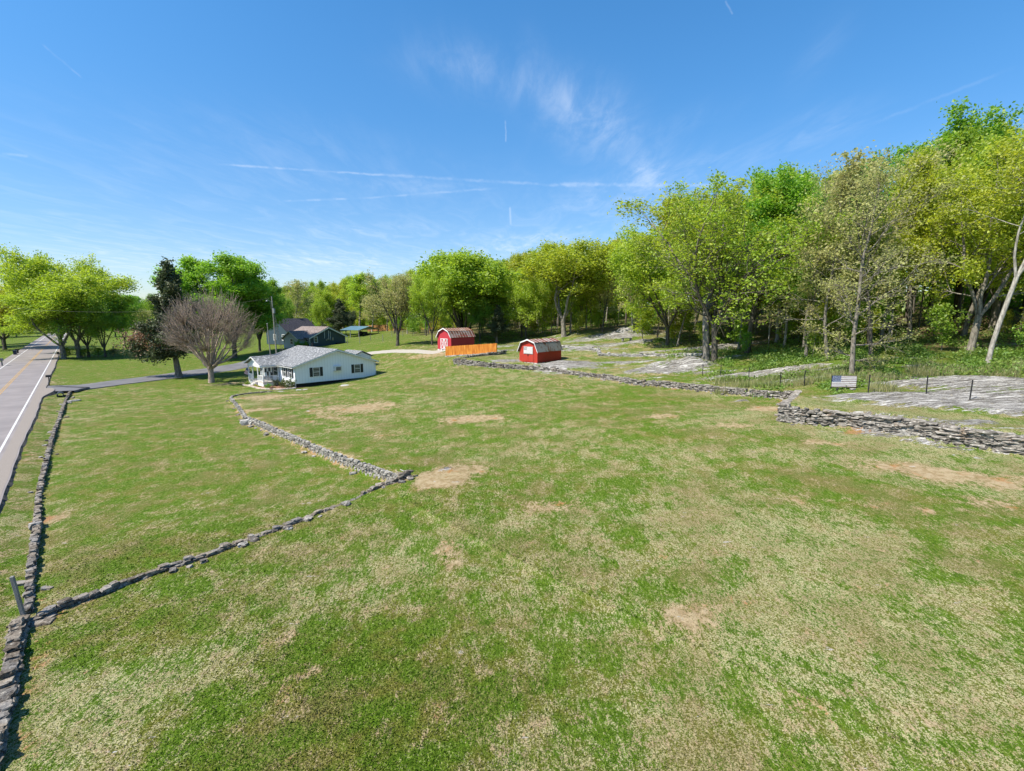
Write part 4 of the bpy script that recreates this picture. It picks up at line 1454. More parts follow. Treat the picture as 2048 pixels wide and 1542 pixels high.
def flag_mesh(name, w, h, mats, amp=.04, th=.006, nu=26):
    """cloth of 13 stripes with a starred canton in the local x-z plane, upper left at the origin; mats = light stripe, dark stripe, canton"""
    m = MB()

    def yy(x, z):
        return amp * (math.sin(x / w * 7.5 + z * 2.5) * .6 + math.sin(x / w * 3 + 1 + z * 1.3)) * min(1, x / w * 2.2 + .1)
    for i in range(nu):
        for r in range(13):
            x0, x1 = w * i / nu, w * (i + 1) / nu
            z0, z1 = -h * r / 13, -h * (r + 1) / 13
            m.cm = 2 if (r < 7 and x1 <= w * .402) else (1 if r % 2 == 0 else 0)
            a = [(x0, yy(x0, z1) - th, z1), (x1, yy(x1, z1) - th, z1), (x1, yy(x1, z0) - th, z0), (x0, yy(x0, z0) - th, z0)]
            b = [(p[0], p[1] + 2 * th, p[2]) for p in a]
            m.add(a + b, [(0, 1, 2, 3), (7, 6, 5, 4)])
    o = m.build(name, mats)
    s = MB()
    cw, ch = w * .4, h * 7 / 13
    for r in range(9):
        for c in range(6 if r % 2 == 0 else 5):
            cx = cw * ((c * 2 + (1 if r % 2 == 0 else 2)) / 12)
            cz = -ch * (r + 1) / 10
            pts = star_pts(cx, cz, h * .03)
            k = [(px_, yy(px_, pz) - th - .004, pz) for px_, pz in pts]
            kb = [(px_, yy(px_, pz) - th - .0015, pz) for px_, pz in pts]
            s.add(k + kb, [tuple(range(10)), tuple(range(19, 9, -1))] + [(i, (i + 1) % 10, 10 + (i + 1) % 10, 10 + i) for i in range(10)])
    so_ = s.build('stars', m_flagw, o)
    return o


# flag on the porch post
pf = loc_to_world(house, (PU - .02, P1 - .05, 2.1))
t_ = thing('porch_flag', pf, H_RZ + math.pi * .9, 'small hanging striped flag in red and white on the porch corner post', 'flag')
MB().tube([(0, 0, 0), (.75, -.1, .55)], .018, 6).build('flag_staff', m_trim, t_)
f = flag_mesh('flag_cloth', .95, .6, [m_flagw, m_flagR, m_flagb], .05)
f.parent = t_
f.location = (.1, -.06, .1)
f.rotation_euler = (0, math.radians(62), 0)

# porch furniture
for k, v in enumerate((6.0, 7.3)):
    p = loc_to_world(house, (-1.0, v, .55))
    c = thing('porch_chair', p, H_RZ - math.pi / 2, ('dark slatted chair on the porch nearer the railing corner', 'dark slatted chair on the porch beside the front door')[k], 'chair', 'porch chairs')
    MB().b2((-.28, -.28, .40), (.28, .28, .46)).build('seat', m_black, c)
    m = MB()
    for q in range(5):
        m.b2((-.26 + q * .115, .24, .462), (-.19 + q * .115, .29, 1.1))
    m.b2((-.28, .235, 1.1), (.28, .295, 1.17))
    m.build('backrest', m_black, c)
    for sx in (-1, 1):
        for sy in (-1, 1):
            MB().b2((sx * .25 - .025, sy * .24 - .025, 0), (sx * .25 + .025, sy * .24 + .025, .398)).build('leg', m_black, c)

# flower bed beside the porch
bed = []
for u, v in [(1.2, -.25), (-.6, -.9), (-2.2, -.2), (-3.0, 1.6), (-3.3, 3.4), (-3.3, 5.2), (-3.4, 7.2), (-3.6, 8.8), (-2.8, 9.3), (-2.35, 8.8), (-2.3, 5.0), (-.05, 4.9), (-.05, -.05), (1.2, -.02)]:
    p = loc_to_world(house, (u, v, 0))
    bed.append((p.x, p.y))
P = np.array(bed)
c = P.mean(0)
mm = MB()
vs = [(x, y, gz(x, y) + .06) for x, y in bed] + [(x, y, gz(x, y) - .1) for x, y in bed]
k = len(bed)
mm.add(vs, [tuple(range(k))] + [(i, (i + 1) % k, (i + 1) % k + k, i + k) for i in range(k)])
bo = mm.build('mulch_bed', m_mulch)
bo.data.polygons[0].material_index = 0
tag(bo, kind='structure')
e = [tuple(p) for p in bed[1:9]]
B = [((x, y, gz(x, y) + .08), (.36, .2, .2), a, 0) for x, y, a, f_ in walk(e, .36)]
tag(stones_mesh('bed_edging', B, m_stone), 'curved row of pinkish edging stones around the porch flower bed', 'edging')
p = hit(690, 771)
mb = MB()
mb.tube([(p.x, p.y, p.z - .1), (p.x, p.y, p.z + .06)], .55, 16)
tag(mb.build('tank_lid', m_conc), 'flat round pale concrete lid in the grass beside the white house', 'lid')
p = hit(601, 780)
mb = MB().b2((p.x - .5, p.y - .25, p.z - .1), (p.x + .15, p.y + .15, p.z + .07))
mb.b2((p.x + .2, p.y + .1, p.z - .1), (p.x + .75, p.y + .5, p.z + .06))
tag(mb.build('splash_block', m_conc, None, bevel=.02), 'small concrete blocks at the near corner of the white house', 'block')

# ------------------------------------------------------------------ navy house further back
A, B_ = at_t(620, 699, 122), at_t(691, 692.7, 132)
NW_ = math.hypot(B_.x - A.x, B_.y - A.y)
N_RZ = math.atan2(B_.y - A.y, B_.x - A.x)
nh = thing('navy_house', (A.x, A.y, gz(A.x, A.y)), N_RZ, 'dark navy gabled house with brown and slate roofs behind the bungalow', 'house')
nl, ne, nr = 9.0, 2.35, 4.75
mb = MB()
prism(mb, [(0, -.3), (NW_, -.3), (NW_, ne), (NW_ / 2, nr - .15), (0, ne)], 0, nl)
mb.build('wall', m_navy, nh)
s_ = (nr - ne) / (NW_ / 2)
ov = .5
ez = ne - ov * s_ + .05
roof_part('roof', [((-ov, -.45, ez), (-ov, nl + .3, ez), (NW_ / 2, nl + .3, nr + .05), (NW_ / 2, -.45, nr + .05)), ((NW_ + ov, nl + .3, ez), (NW_ + ov, -.45, ez), (NW_ / 2, -.45, nr + .05), (NW_ / 2, nl + .3, nr + .05))], .14, m_broof, nh)
m = MB()
m.slab([(-ov, -.48, ez - .25), (-ov, -.48, ez + .03), (NW_ / 2, -.48, nr + .03), (NW_ / 2, -.48, nr - .25)], .05)
m.slab([(NW_ / 2, -.48, nr - .25), (NW_ / 2, -.48, nr + .03), (NW_ + ov, -.48, ez + .03), (NW_ + ov, -.48, ez - .25)], .05)
m.b2((NW_ - .08, -.06, -.2), (NW_ + .06, -.003, ne - .1))
m.b2((-.06, -.06, -.2), (.1, -.003, ne - .1))
m.build('fascia', m_trim, nh)
window(nh, (1.9, 0, 1.75), .9, 1.25, 'u', m_trim, m_glass, .12)
m = MB()
for u, z0, z1 in ((4.6, 2.0, 3.9), (5.9, 1.8, 3.9), (6.45, 1.5, 3.7)):
    MB().tube([(u, -.07, z0), (u, -.07, z1)], .06, 6).build('conduit', m_trim, nh)
m = MB()
for u, z, k_ in ((5.0, 1.4, .3), (5.5, 1.6, .3), (6.2, 1.45, .3), (2.4, 3.2, .3), (6.9, 1.4, .5)):
    MB().b2((u, -.18, z), (u + k_, -.003, z + k_ * 1.4)).build('meter_box', m_steel, nh)
MB().b2((7.9, -.9, -.3), (9.3, -.2, .75)).build('heat_pump', m_black, nh, bevel=.05)
for v in (.9, 7.9):
    window(nh, (0, v, 1.4), .8, 1.1, 'v', m_trim, m_glass, .1)
# wing with the pale gable towards the road
w0, w1, wu = 1.6, 6.8, -2.0
mb = MB()
vs = [(wu, w0, -.3), (wu, w1, -.3), (wu, w1, 2.2), (wu, (w0 + w1) / 2, 3.75), (wu, w0, 2.2)]
mb.add(vs + [(-.01, y, z) for x, y, z in vs], [(0, 1, 2, 3, 4), (9, 8, 7, 6, 5)] + [(i, (i + 1) % 5, (i + 1) % 5 + 5, i + 5) for i in range(5)])
mb.build('porch_wing', m_pblue, nh)
roof_part('wing_roof', [((wu - .5, w0 - .5, 2.0), (.6, w0 - .5, 2.0), (3.6, (w0 + w1) / 2, 3.98), (wu - .5, (w0 + w1) / 2, 3.98)), ((.6, w1 + .5, 2.0), (wu - .5, w1 + .5, 2.0), (wu - .5, (w0 + w1) / 2, 3.98), (3.6, (w0 + w1) / 2, 3.98))], .12, m_broof, nh)
m = MB()
m.slab([(wu - .52, w0 - .5, 1.8), (wu - .52, w0 - .5, 2.0), (wu - .52, (w0 + w1) / 2, 3.96), (wu - .52, (w0 + w1) / 2, 3.76)], .05)
m.slab([(wu - .52, (w0 + w1) / 2, 3.76), (wu - .52, (w0 + w1) / 2, 3.96), (wu - .52, w1 + .5, 2.0), (wu - .52, w1 + .5, 1.8)], .05)
m.build('wing_fascia', m_trim, nh)
window(nh, (wu, (w0 + w1) / 2 - .3, 1.4), .9, 1.2, 'v', m_trim, m_glass, .12)
# taller slate-roofed block behind
c = at_t(588, 690, 146)
M_ = (Matrix.Translation(nh.location) @ Matrix.Rotation(N_RZ, 4, 'Z')).inverted()
q = M_ @ Vector((c.x, c.y, 0))
bx0, bx1, by0, by1 = q.x - 5.4, q.x + 5.0, q.y - 4.2, q.y + 4.6
bz, bt = 3.5, 6.75
mb = MB()
vs = [(bx0, by0, -.4), (bx0, by1, -.4), (bx0, by1, bz), (bx0, (by0 + by1) / 2, bt - .1), (bx0, by0, bz)]
mb.add(vs + [(bx1, y, z) for x, y, z in vs], [(0, 1, 2, 3, 4), (9, 8, 7, 6, 5)] + [(i, (i + 1) % 5, (i + 1) % 5 + 5, i + 5) for i in range(5)])
mb.build('main_block', m_navy, nh)
roof_part('slate_roof', [((bx0 - .4, by0 - .5, bz - .2), (bx1 + .4, by0 - .5, bz - .2), (bx1 + .4, (by0 + by1) / 2, bt + .1), (bx0 - .4, (by0 + by1) / 2, bt + .1)), ((bx1 + .4, by1 + .5, bz - .2), (bx0 - .4, by1 + .5, bz - .2), (bx0 - .4, (by0 + by1) / 2, bt + .1), (bx1 + .4, (by0 + by1) / 2, bt + .1))], .15, m_sroof, nh)
for v in (by0 + 1.6, by0 + 5.2):
    window(nh, (bx0, v, 1.6), .9, 1.5, 'v', m_trim, m_glass, .12)
roof_part('lean_to_roof', [((NW_ + 3.0, 3.0, 2.05), (NW_ + 3.0, 9.0, 2.05), (NW_ + .1, 9.0, 2.5), (NW_ + .1, 3.0, 2.5))], -.1, m_tin, nh)
for v in (3.3, 8.7):
    MB().b2((NW_ + 2.8, v - .06, -.3), (NW_ + 2.92, v + .06, 2.0)).build('lean_to_post', m_steel, nh)

# ------------------------------------------------------------------ carport with blue roof
A, B_ = at_t(718, 676, 148), at_t(757, 674, 156)
cw = math.hypot(B_.x - A.x, B_.y - A.y)
C_RZ = math.atan2(B_.y - A.y, B_.x - A.x)
cp = thing('carport', (A.x, A.y, gz(A.x, A.y)), C_RZ, 'open carport with blue metal roof in the field behind the houses', 'carport')
roof_part('roof', [((-.4, -.4, 1.95), (-.4, 6.8, 1.95), (cw / 2, 6.8, 3.0), (cw / 2, -.4, 3.0)), ((cw + .4, 6.8, 1.95), (cw + .4, -.4, 1.95), (cw / 2, -.4, 3.0), (cw / 2, 6.8, 3.0))], .08, m_bmetal, cp)
for u in (0, cw):
    for v in (0, 3.2, 6.4):
        MB().b2((u - .07, v - .07, -.3), (u + .07, v + .07, 2.0)).build('post', m_steel, cp)
m = MB()
m.add([(0, .0, 2.03), (cw, .0, 2.03), (cw / 2, .0, 2.85), (0, .05, 2.03), (cw, .05, 2.03), (cw / 2, .05, 2.85)], [(0, 1, 2), (5, 4, 3), (0, 3, 4, 1)])
m.build('gable_panel', m_steel, cp)
# a small tractor in its shade
tp = loc_to_world(cp, (cw * .55, 2.6, 0))
tr = thing('tractor', (tp.x, tp.y, gz(tp.x, tp.y)), C_RZ + .5, 'dark little tractor parked in the shade of the blue carport', 'tractor')
MB().b2((-.35, -1.3, .55), (.35, .3, 1.1)).build('hood', m_bin, tr, bevel=.08)
MB().b2((-.4, .32, .5), (.4, 1.0, .9)).build('body', m_black, tr, bevel=.05)
m = MB()
m.b2((-.25, .5, .902), (.25, .9, 1.0))
m.b2((-.25, .9, 1.0), (.25, .98, 1.5))
m.build('seat', m_black, tr, bevel=.03)
for sx in (-1, 1):
    MB().tube([(sx * .45, .75, .6), (sx * .75, .75, .6)], .6, 16).build('rear_wheel', m_black, tr)
    MB().tube([(sx * .42, -1.0, .33), (sx * .62, -1.0, .33)], .33, 14).build('front_wheel', m_black, tr)


# ------------------------------------------------------------------ gambrel sheds
def gambrel(name, A, rz, w, L, eave, knee, peak, kin, ovs, wall_m, low_m, top_m, label, base_h=.25):
    """A: front left foot; x across the gable, y along the shed"""
    z = min(gz(A[0], A[1]), gz(A[0] + math.cos(rz) * w, A[1] + math.sin(rz) * w))
    o = thing(name, (A[0], A[1], z), rz, label, 'shed')
    hw = w / 2
    mb = MB()
    prism(mb, [(0, base_h), (w, base_h), (w, eave + .25), (w - kin, knee - .06), (hw, peak - .07), (kin, knee - .06), (0, eave + .25)], 0, L)
    mb.build('wall', wall_m, o)
    mb = MB()
    for k in range(5):
        for (x, y) in ((k * (w - .5) / 4 + .25, .15), (k * (w - .5) / 4 + .25, L - .15)):
            mb.box((x, y, base_h / 2 - .15), (.5, .35, base_h + .28))
    for k in range(6):
        for x in (.15, w - .15):
            mb.box((x, .5 + k * (L - 1) / 5, base_h / 2 - .15), (.35, .5, base_h + .28))
    mb.build('block_footing', m_wbl, o)
    f0, f1 = -.22, L + .18
    ex = ovs
    roof_part('lower_roof', [((w + ex, f0, eave), (w + ex, f1, eave), (w - kin + .05, f1, knee), (w - kin + .05, f0, knee)), ((-ex, f1, eave), (-ex, f0, eave), (kin - .05, f0, knee), (kin - .05, f1, knee))], .05, low_m, o)
    roof_part('upper_roof', [((w - kin + .09, f0 - .01, knee + .0), (w - kin + .09, f1 + .01, knee + .0), (hw, f1 + .01, peak), (hw, f0 - .01, peak)), ((kin - .09, f1 + .01, knee + .0), (kin - .09, f0 - .01, knee + .0), (hw, f0 - .01, peak), (hw, f1 + .01, peak))], .05, top_m, o)
    m = MB()
    pr = [(-ex, eave), (kin - .05, knee), (hw, peak), (w - kin + .05, knee), (w + ex, eave)]
    for a, b in zip(pr[:-1], pr[1:]):
        m.slab([(a[0], f0 - .02, a[1] - .13), (b[0], f0 - .02, b[1] - .13), (b[0], f0 - .02, b[1] + .04), (a[0], f0 - .02, a[1] + .04)], -.05)
    m.build('rake_trim', m_trim, o)
    return o


A, B_ = at_t(875.5, 697, 88), at_t(902, 701, 85.3)
b_rz = math.atan2(-.65, .755)
z0 = gz(A.x, A.y)
barn = gambrel('red_barn', (A.x, A.y), b_rz, 3.5, 5.6, 2.45, 3.55, 4.05, .62, .16, m_red2, m_rust, m_rust, 'larger red barn shed with rusty ribbed roof and white crossed doors', .4)
for k, u in enumerate((.85, 1.78)):
    d = MB().b2((u, -.05, .5), (u + .88, -.003, 2.25)).build('door', m_red2, barn)
    m = MB()
    for (x0, x1, z0_, z1_) in ((u, u + .09, .5, 2.25), (u + .79, u + .88, .5, 2.25), (u + .09, u + .79, .5, .59), (u + .09, u + .79, 2.16, 2.25)):
        m.b2((x0, -.085, z0_), (x1, -.052, z1_))
    for sg in (1, -1):
        a, b = Vector((u + .13, -.07 - .004 * sg, .63 if sg > 0 else 2.12)), Vector((u + .75, -.07 - .004 * sg, 2.12 if sg > 0 else .63))
        dv = (b - a)
        m.box((a + b) / 2, (dv.length, .03, .085), rot=Matrix.Rotation(-math.atan2(dv.z, dv.x), 3, 'Y'))
    m.build('door_brace', m_trim, d)
A = at_t(1038.8, 722.4, 69.3)
s_rz = math.atan2(-.64, .77)
shed = gambrel('red_shed', (A.x, A.y), s_rz, 3.1, 5.7, 1.55, 2.85, 3.25, .42, .22, m_red, m_tin, m_rust2, 'smaller bright red shed with flag board on its gable and rust streaked roof', .12)
for u in (.62, 1.57):
    d = MB().b2((u, -.045, .2), (u + .92, -.003, 2.3)).build('door', m_red, shed)
    MB().b2((u + (.8 if u < 1 else .06), -.075, 1.0), (u + (.86 if u < 1 else .12), -.047, 1.2)).build('handle', m_black, d)
fb = loc_to_world(shed, (.85, -.1, 2.25))
fl = thing('flag_board', fb, s_rz, 'weathered flag board with pale stripes on the red shed gable', 'flag')
MB().b2((-.03, .004, -.98), (1.53, .03, .03)).build('backing_board', m_wbl, fl)
f = flag_mesh('flag_panel', 1.5, .95, [m_flagw, m_fgrey, m_fgrey], 0.0)
f.parent = fl
f.location = (0, -.004, 0)
MB().b2((.35, -.25, -.3), (1.0, -.1, -.2)) if False else None

# ------------------------------------------------------------------ orange board fence on a stone plinth
A, B_ = at_t(891, 700.5, 82), at_t(993, 704.5, 79)
L = math.hypot(B_.x - A.x, B_.y - A.y)
zA, zB = gz(A.x, A.y), gz(B_.x, B_.y)
f_rz = math.atan2(B_.y - A.y, B_.x - A.x)
fe = thing('board_fence', (A.x, A.y, zA), f_rz, 'bright orange stained board fence between the two red sheds', 'fence')
m = MB()
n = int(L / .145)
for k in range(n):
    x = (k + .5) * L / n
    zz = (zB - zA) * x / L
    m.b2((x - .068, -.02 + random.uniform(-.004, .004), zz + .12), (x + .068, .004, zz + 1.68 + random.uniform(-.015, .015)))
m.build('board_panel', m_org, fe)
for h in (.4, 1.45):
    m = MB()
    m.slab([(0, .03, h), (L, .03, h + zB - zA), (L, .03, h + .1 + zB - zA), (0, .03, h + .1)], -.05)
    m.build('rail', m_org, fe)
for k in range(5):
    x = k * L / 4
    MB().b2((x - .05, .085, -.2), (x + .05, .19, 1.6 + (zB - zA) * k / 4)).build('post', m_org, fe)
B = []
for k in range(int(L / .4)):
    x = k * .4 + .2
    p = loc_to_world(fe, (x, .05, 0))
    B.append(((p.x, p.y, gz(p.x, p.y) + .02), (.46, .5, .3), f_rz + random.uniform(-.1, .1), 0))
tag(stones_mesh('stone_plinth', B, stl), 'row of whitish stones under the orange board fence', 'stone row')

# ------------------------------------------------------------------ wire fence along the rock terrace, and the flag on it
fp = [(1405, 753, 53.5, 1.2), (1441, 755.5, 51.5, 1.25), (1497, 762, 48.5, 1.3), (1561, 771, 44.5, 1.3), (1608, 773, 43, 1.35), (1736, 786, 38, 1.45), (1852, 793, 36, 1.45), (1939, 801, 34.3, 1.45), (2075, 815, 32, 1.45)]
P = [on(px, py, tt) for px, py, tt, h in fp]
wf = thing('wire_fence', P[5], 0, 'thin dark steel post and wire fence along the rock terrace', 'fence')
off = Vector(P[5])
tops = []
for q, (px, py, tt, h) in zip(P, fp):
    a = q - off
    lean = Vector((random.uniform(-.05, .07), 0, 0))
    m = MB()
    m.tube([a + Vector((0, 0, -.2)), a + lean + Vector((0, 0, h))], .042, 5)
    m.build('post', m_black, wf)
    tops.append((a, a + lean + Vector((0, 0, h))))
m = MB()
for fr_ in (.3, .62, .93):
    for (a0, b0), (a1, b1) in zip(tops[:-1], tops[1:]):
        p0, p1 = a0.lerp(b0, fr_), a1.lerp(b1, fr_)
        m.tube([p0, p0.lerp(p1, .5) - Vector((0, 0, .04)), p1], .006, 3, False)
m.build('wire', m_wire, wf)
p = on(1661.5, 780, 40)
fs = thing('flag_stand', p, math.radians(-4), 'weathered striped flag with blue canton stretched on black poles by the wire fence', 'flag')
MB().tube([(0, 0, -.1), (0, 0, 1.32)], .025, 6).build('pole', m_black, fs)
MB().tube([(1.9, .02, -.1), (1.9, .02, 1.2)], .02, 6).build('pole', m_black, fs)
f = flag_mesh('flag_cloth', 1.86, .93, [m_flagw, m_flagr, m_flagb], .035)
f.parent = fs
f.location = (.02, -.02, 1.24)
p = on(1674, 784, 39.3)
sp_ = thing('spotlight', p, .3, 'small black ground spotlight below the fence flag', 'lamp')
MB().tube([(0, 0, -.05), (0, 0, .18)], .02, 6).build('stake', m_black, sp_)
MB().tube([(-.08, 0, .2), (.14, .05, .3)], [.06, .09], 8).build('head', m_black, sp_)
p = on(1705, 781, 39.6)
tag(stones_mesh('pale_stone', [((p.x, p.y, p.z + .03), (.35, .25, .14), .3, 0)], stl), 'little white stone on the grass under the fence flag', 'stone')

# ------------------------------------------------------------------ left foreground: leaning post on its pad
p = at_z(50, 1242, 0)
gp = thing('timber_post', (p.x, p.y, gz(p.x, p.y)), math.radians(20), 'grey square timber post leaning left where the low walls meet', 'post')
o = MB().box((0, 0, .7), (.095, .095, 1.75)).build('shaft', m_gpost, gp, bevel=.006)
o.rotation_euler = (math.radians(1.5), math.radians(-5.0), 0)
mb = MB()
B = []
for k in range(9):
    B.append(((p.x + random.uniform(-.15, .8), p.y + random.uniform(-.18, .18), p.z - .03), (random.uniform(.3, .5), random.uniform(.25, .4), .13), random.uniform(0, 3), 0))
tag(stones_mesh('rubble_pad', B, stb), 'flat grey rubble pad around the foot of the leaning post', 'stone pad')

# ------------------------------------------------------------------ roadside things
p = at_z(99, 770.5, .3)
p = Vector((p.x, p.y, gz(p.x, p.y)))
mbx = thing('double_mailbox', p, math.atan2(RD[1], RD[0]), 'two black mailboxes on twin posts at the driveway mouth', 'mailbox')
for x in (-.15, .2):
    MB().b2((x - .04, -.04, -.2), (x + .04, .04, 1.15)).build('post', m_black, mbx)
MB().b2((-.35, -.3, 1.15), (.4, .3, 1.2)).build('shelf', m_black, mbx)
for x in (-.17, .2):
    m = MB()
    prism(m, [(x - .1, 1.202), (x + .1, 1.202), (x + .1, 1.33), (x + .07, 1.39), (x, 1.42), (x - .07, 1.39), (x - .1, 1.33)], -.27, .27)
    m.build('mailbox', m_black, mbx)
p = at_t(118, 722, 106)
p = Vector((p.x, p.y, gz(p.x, p.y)))
mb2 = thing('mailbox', p, math.atan2(RD[1], RD[0]) + math.pi / 2, 'dark single mailbox on a post under the roadside trees', 'mailbox')
MB().b2((-.06, -.06, -.2), (.06, .06, 1.2)).build('post', m_gpost, mb2)
m = MB()
prism(m, [(-.22, 1.203), (.22, 1.203), (.22, 1.45), (.13, 1.6), (0, 1.64), (-.13, 1.6), (-.22, 1.45)], -.5, .5)
m.build('box', m_black, mb2)
p = at_t(4, 727, 92)
p = Vector((p.x, p.y, gz(p.x, p.y)))
mb3 = thing('mailbox', p, math.atan2(RD[1], RD[0]) + math.pi / 2, 'grey mailbox on a post at the far left edge across the road', 'mailbox')
MB().b2((-.1, -.1, -.2), (.1, .1, 1.05)).build('post', m_gpost, mb3)
m = MB()
prism(m, [(-.25, 1.053), (.25, 1.053), (.25, 1.3), (.15, 1.48), (0, 1.52), (-.15, 1.48), (-.25, 1.3)], -.45, .45)
m.build('box', m_gpost, mb3)
for k, (px, py, tt) in enumerate(((30.5, 708.5, 118), (34, 706, 123))):
    p = at_t(px, py, tt)
    z = gz(p.x, p.y)
    tb = thing('wheeled_bin', (p.x, p.y, z), .6 + .3 * k, ('dark blue wheeled bin at the kerb across the road', 'black wheeled bin standing behind the blue one')[k], 'bin')
    mt = (m_bin, m_black)[k]
    m = MB()
    m.add([(-.26, -.3, .06), (.26, -.3, .06), (.26, .3, .06), (-.26, .3, .06), (-.33, -.38, 1.05), (.33, -.38, 1.05), (.33, .38, 1.05), (-.33, .38, 1.05)], [(3, 2, 1, 0), (4, 5, 6, 7), (0, 1, 5, 4), (1, 2, 6, 5), (2, 3, 7, 6), (3, 0, 4, 7)])
    m.build('body', mt, tb)
    m = MB()
    m.slab([(-.36, -.42, 1.07), (.36, -.42, 1.07), (.36, .42, 1.13), (-.36, .42, 1.13)], .05)
    m.build('lid', mt, tb)
    for sx in (-1, 1):
        MB().tube([(sx * .3, .36, .13), (sx * .38, .36, .13)], .13, 10).build('wheel', m_black, tb)
p = at_z(121, 793, .0)
z = gz(p.x, p.y)
cu = MB()
n = 14
vs, fs = [], []
for k in range(n):
    a = 2 * math.pi * k / n
    for r, y in ((.32, -.9), (.32, .9), (.27, -.9), (.27, .9)):
        vs.append((p.x + y * RD[0] + r * math.cos(a) * RN[0], p.y + y * RD[1] + r * math.cos(a) * RN[1], z + .22 + r * math.sin(a)))
for k in range(n):
    a, b = 4 * k, 4 * ((k + 1) % n)
    fs += [(a, b, b + 1, a + 1), (a + 2, a + 3, b + 3, b + 2), (a, a + 2, b + 2, b), (a + 1, b + 1, b + 3, a + 3)]
cu.add(vs, fs)
tag(cu.build('culvert_pipe', m_black), 'black culvert pipe end under the mouth of the driveway', 'pipe')
p = at_z(148, 802, 0)
tag(stones_mesh('pale_stone', [((p.x, p.y, gz(p.x, p.y) + .04), (1.1, .35, .2), .9, 0)], stl), 'long white stone lying in the lawn beside the road wall', 'stone')
p = at_z(72, 1057, 0)
tag(stones_mesh('pale_stone', [((p.x, p.y, gz(p.x, p.y) + .12), (.4, .35, .35), .9, 0)], stl), 'white upright stone set against the road wall', 'stone')
p = at_z(494, 848, 0)
tag(stones_mesh('pale_stone', [((p.x + .0, p.y - .3, gz(p.x, p.y) + .2), (.7, .4, .55), .4, .1), ((p.x + .7, p.y - .2, gz(p.x, p.y) + .15), (.7, .5, .5), .9, 0)], stl), 'white weathered rocks jutting from the bend of the lawn wall', 'stone')
p = at_z(808, 976, .0)
tag(stones_mesh('pale_stone', [((p.x - .1, p.y + .2, gz(p.x - .8, p.y + .1) + .40), (.9, .32, .42), WD[0][0] * 0 + math.atan2(WL[-1][1] - WL[-2][1], WL[-1][0] - WL[-2][0]), .0)], stl), 'large pale end stone where the two lawn walls meet', 'stone')
p = on(391, 757, 76)
p = at_z(390, 757.5, .1)
p = on(1251, 676, 92)
tag(stones_mesh('pale_stone', [((p.x, p.y, p.z + .3), (2.6, 1.6, 1.3), .4, .1)], stl), 'rounded white boulder on the slope below the wood', 'stone')
p = on(1253, 690, 86)
lg = MB()
lg.box((p.x, p.y, p.z + .52), (1.9, .7, .14), .15)
lg.box((p.x - .7, p.y - .1, p.z + .2), (.25, .5, .5), .15)
lg.box((p.x + .7, p.y + .1, p.z + .2), (.25, .5, .5), .15)
tag(lg.build('stone_bench', m_gpost, None, bevel=.04), 'grey slab bench on the terrace below the wood', 'bench')

# utility poles and their wires
p = on(553, 701, 97)
up = thing('utility_pole', p, 0, 'tall weathered utility pole with a lamp arm beside the bungalow', 'pole')
hgt_ = 12.2
MB().tube([(0, 0, -.5), (-.25, 0, hgt_)], [.14, .09], 10).build('shaft', m_pole, up)
m = MB()
m.tube([(-.2, 0, hgt_ - 1.2), (-.9, -.3, hgt_ - .7), (-1.0, -.35, hgt_ - .75)], .04, 6)
m.tube([(-1.05, -.36, hgt_ - .95), (-1.05, -.36, hgt_ - .72)], [.2, .08], 8)
m.build('lamp_arm', m_steel, up)
MB().tube([(.15, -.25, hgt_ - 3.2), (.15, -.25, hgt_ - 2.3)], .22, 10).build('transformer', m_steel, up)
MB().tube([(-.2, 0, hgt_ - 1.5), (2.0, -1.0, 0.2)], .022, 4).build('guy_wire', m_wire, up)
p2 = on(541, 700, 98)
u2 = thing('utility_pole', p2, 0, 'shorter bare brownish pole left of the tall utility pole', 'pole')
MB().tube([(0, 0, -.5), (-.3, 0, 7.1)], [.12, .09], 8).build('shaft', m_pole, u2)
MB().tube([(-.3, 0, 7.105), (-.305, 0, 7.2)], [.13, .06], 8).build('cap', m_steel, u2)
p3 = on(566, 697, 101)
an = thing('antenna_mast', p3, 0, 'thin dark lattice mast leaning beside the tall utility pole', 'mast')
m = MB()
for k in range(3):
    a = k * 2.094
    m.tube([(.22 * math.cos(a), .22 * math.sin(a), -.3), (-1.9 + .16 * math.cos(a), .16 * math.sin(a), 11)], .025, 4)
m.build('leg_tubes', m_wire, an)
m = MB()
for k in range(22):
    z = k * .5
    a, b = k * 2.094, (k + 1) * 2.094
    q = -1.9 * z / 11
    m.tube([(q + .2 * math.cos(a), .2 * math.sin(a), z), (q + .2 * math.cos(b), .2 * math.sin(b), z + .5)], .016, 3)
m.build('lattice', m_wire, an)


def wire(a, b, sag, label, r=.008):
    m = MB()
    pts = []
    for k in range(13):
        f_ = k / 12
        q = Vector(a).lerp(Vector(b), f_)
        q.z -= sag * 4 * f_ * (1 - f_)
        pts.append(q)
    m.tube(pts, r, 4, False)
    tag(m.build('power_line', m_wire), label, 'cable')


top = p + Vector((-.25, 0, hgt_ - .3))
rp = Vector(road_pt(75, -10.5, ROAD_Z))
wire(top, rp + Vector((0, 0, 11.5)), 2.2, 'thin cable strung from the tall pole across the drive towards the road')
wire(top - Vector((0, 0, .8)), loc_to_world(nh, (3.5, .5, 4.0)), .6, 'thin cable dropping from the tall pole to the navy house')
wp = thing('utility_pole', (rp.x, rp.y, gz(rp.x, rp.y)), 0, 'roadside utility pole half hidden in the trees at the far left', 'pole')
MB().tube([(0, 0, -.5), (0, 0, 12.2)], [.18, .12], 8).build('shaft', m_pole, wp)
MB().box((0, 0, 11.5), (1.8, .1, .12), .8).build('crossarm', m_pole, wp)

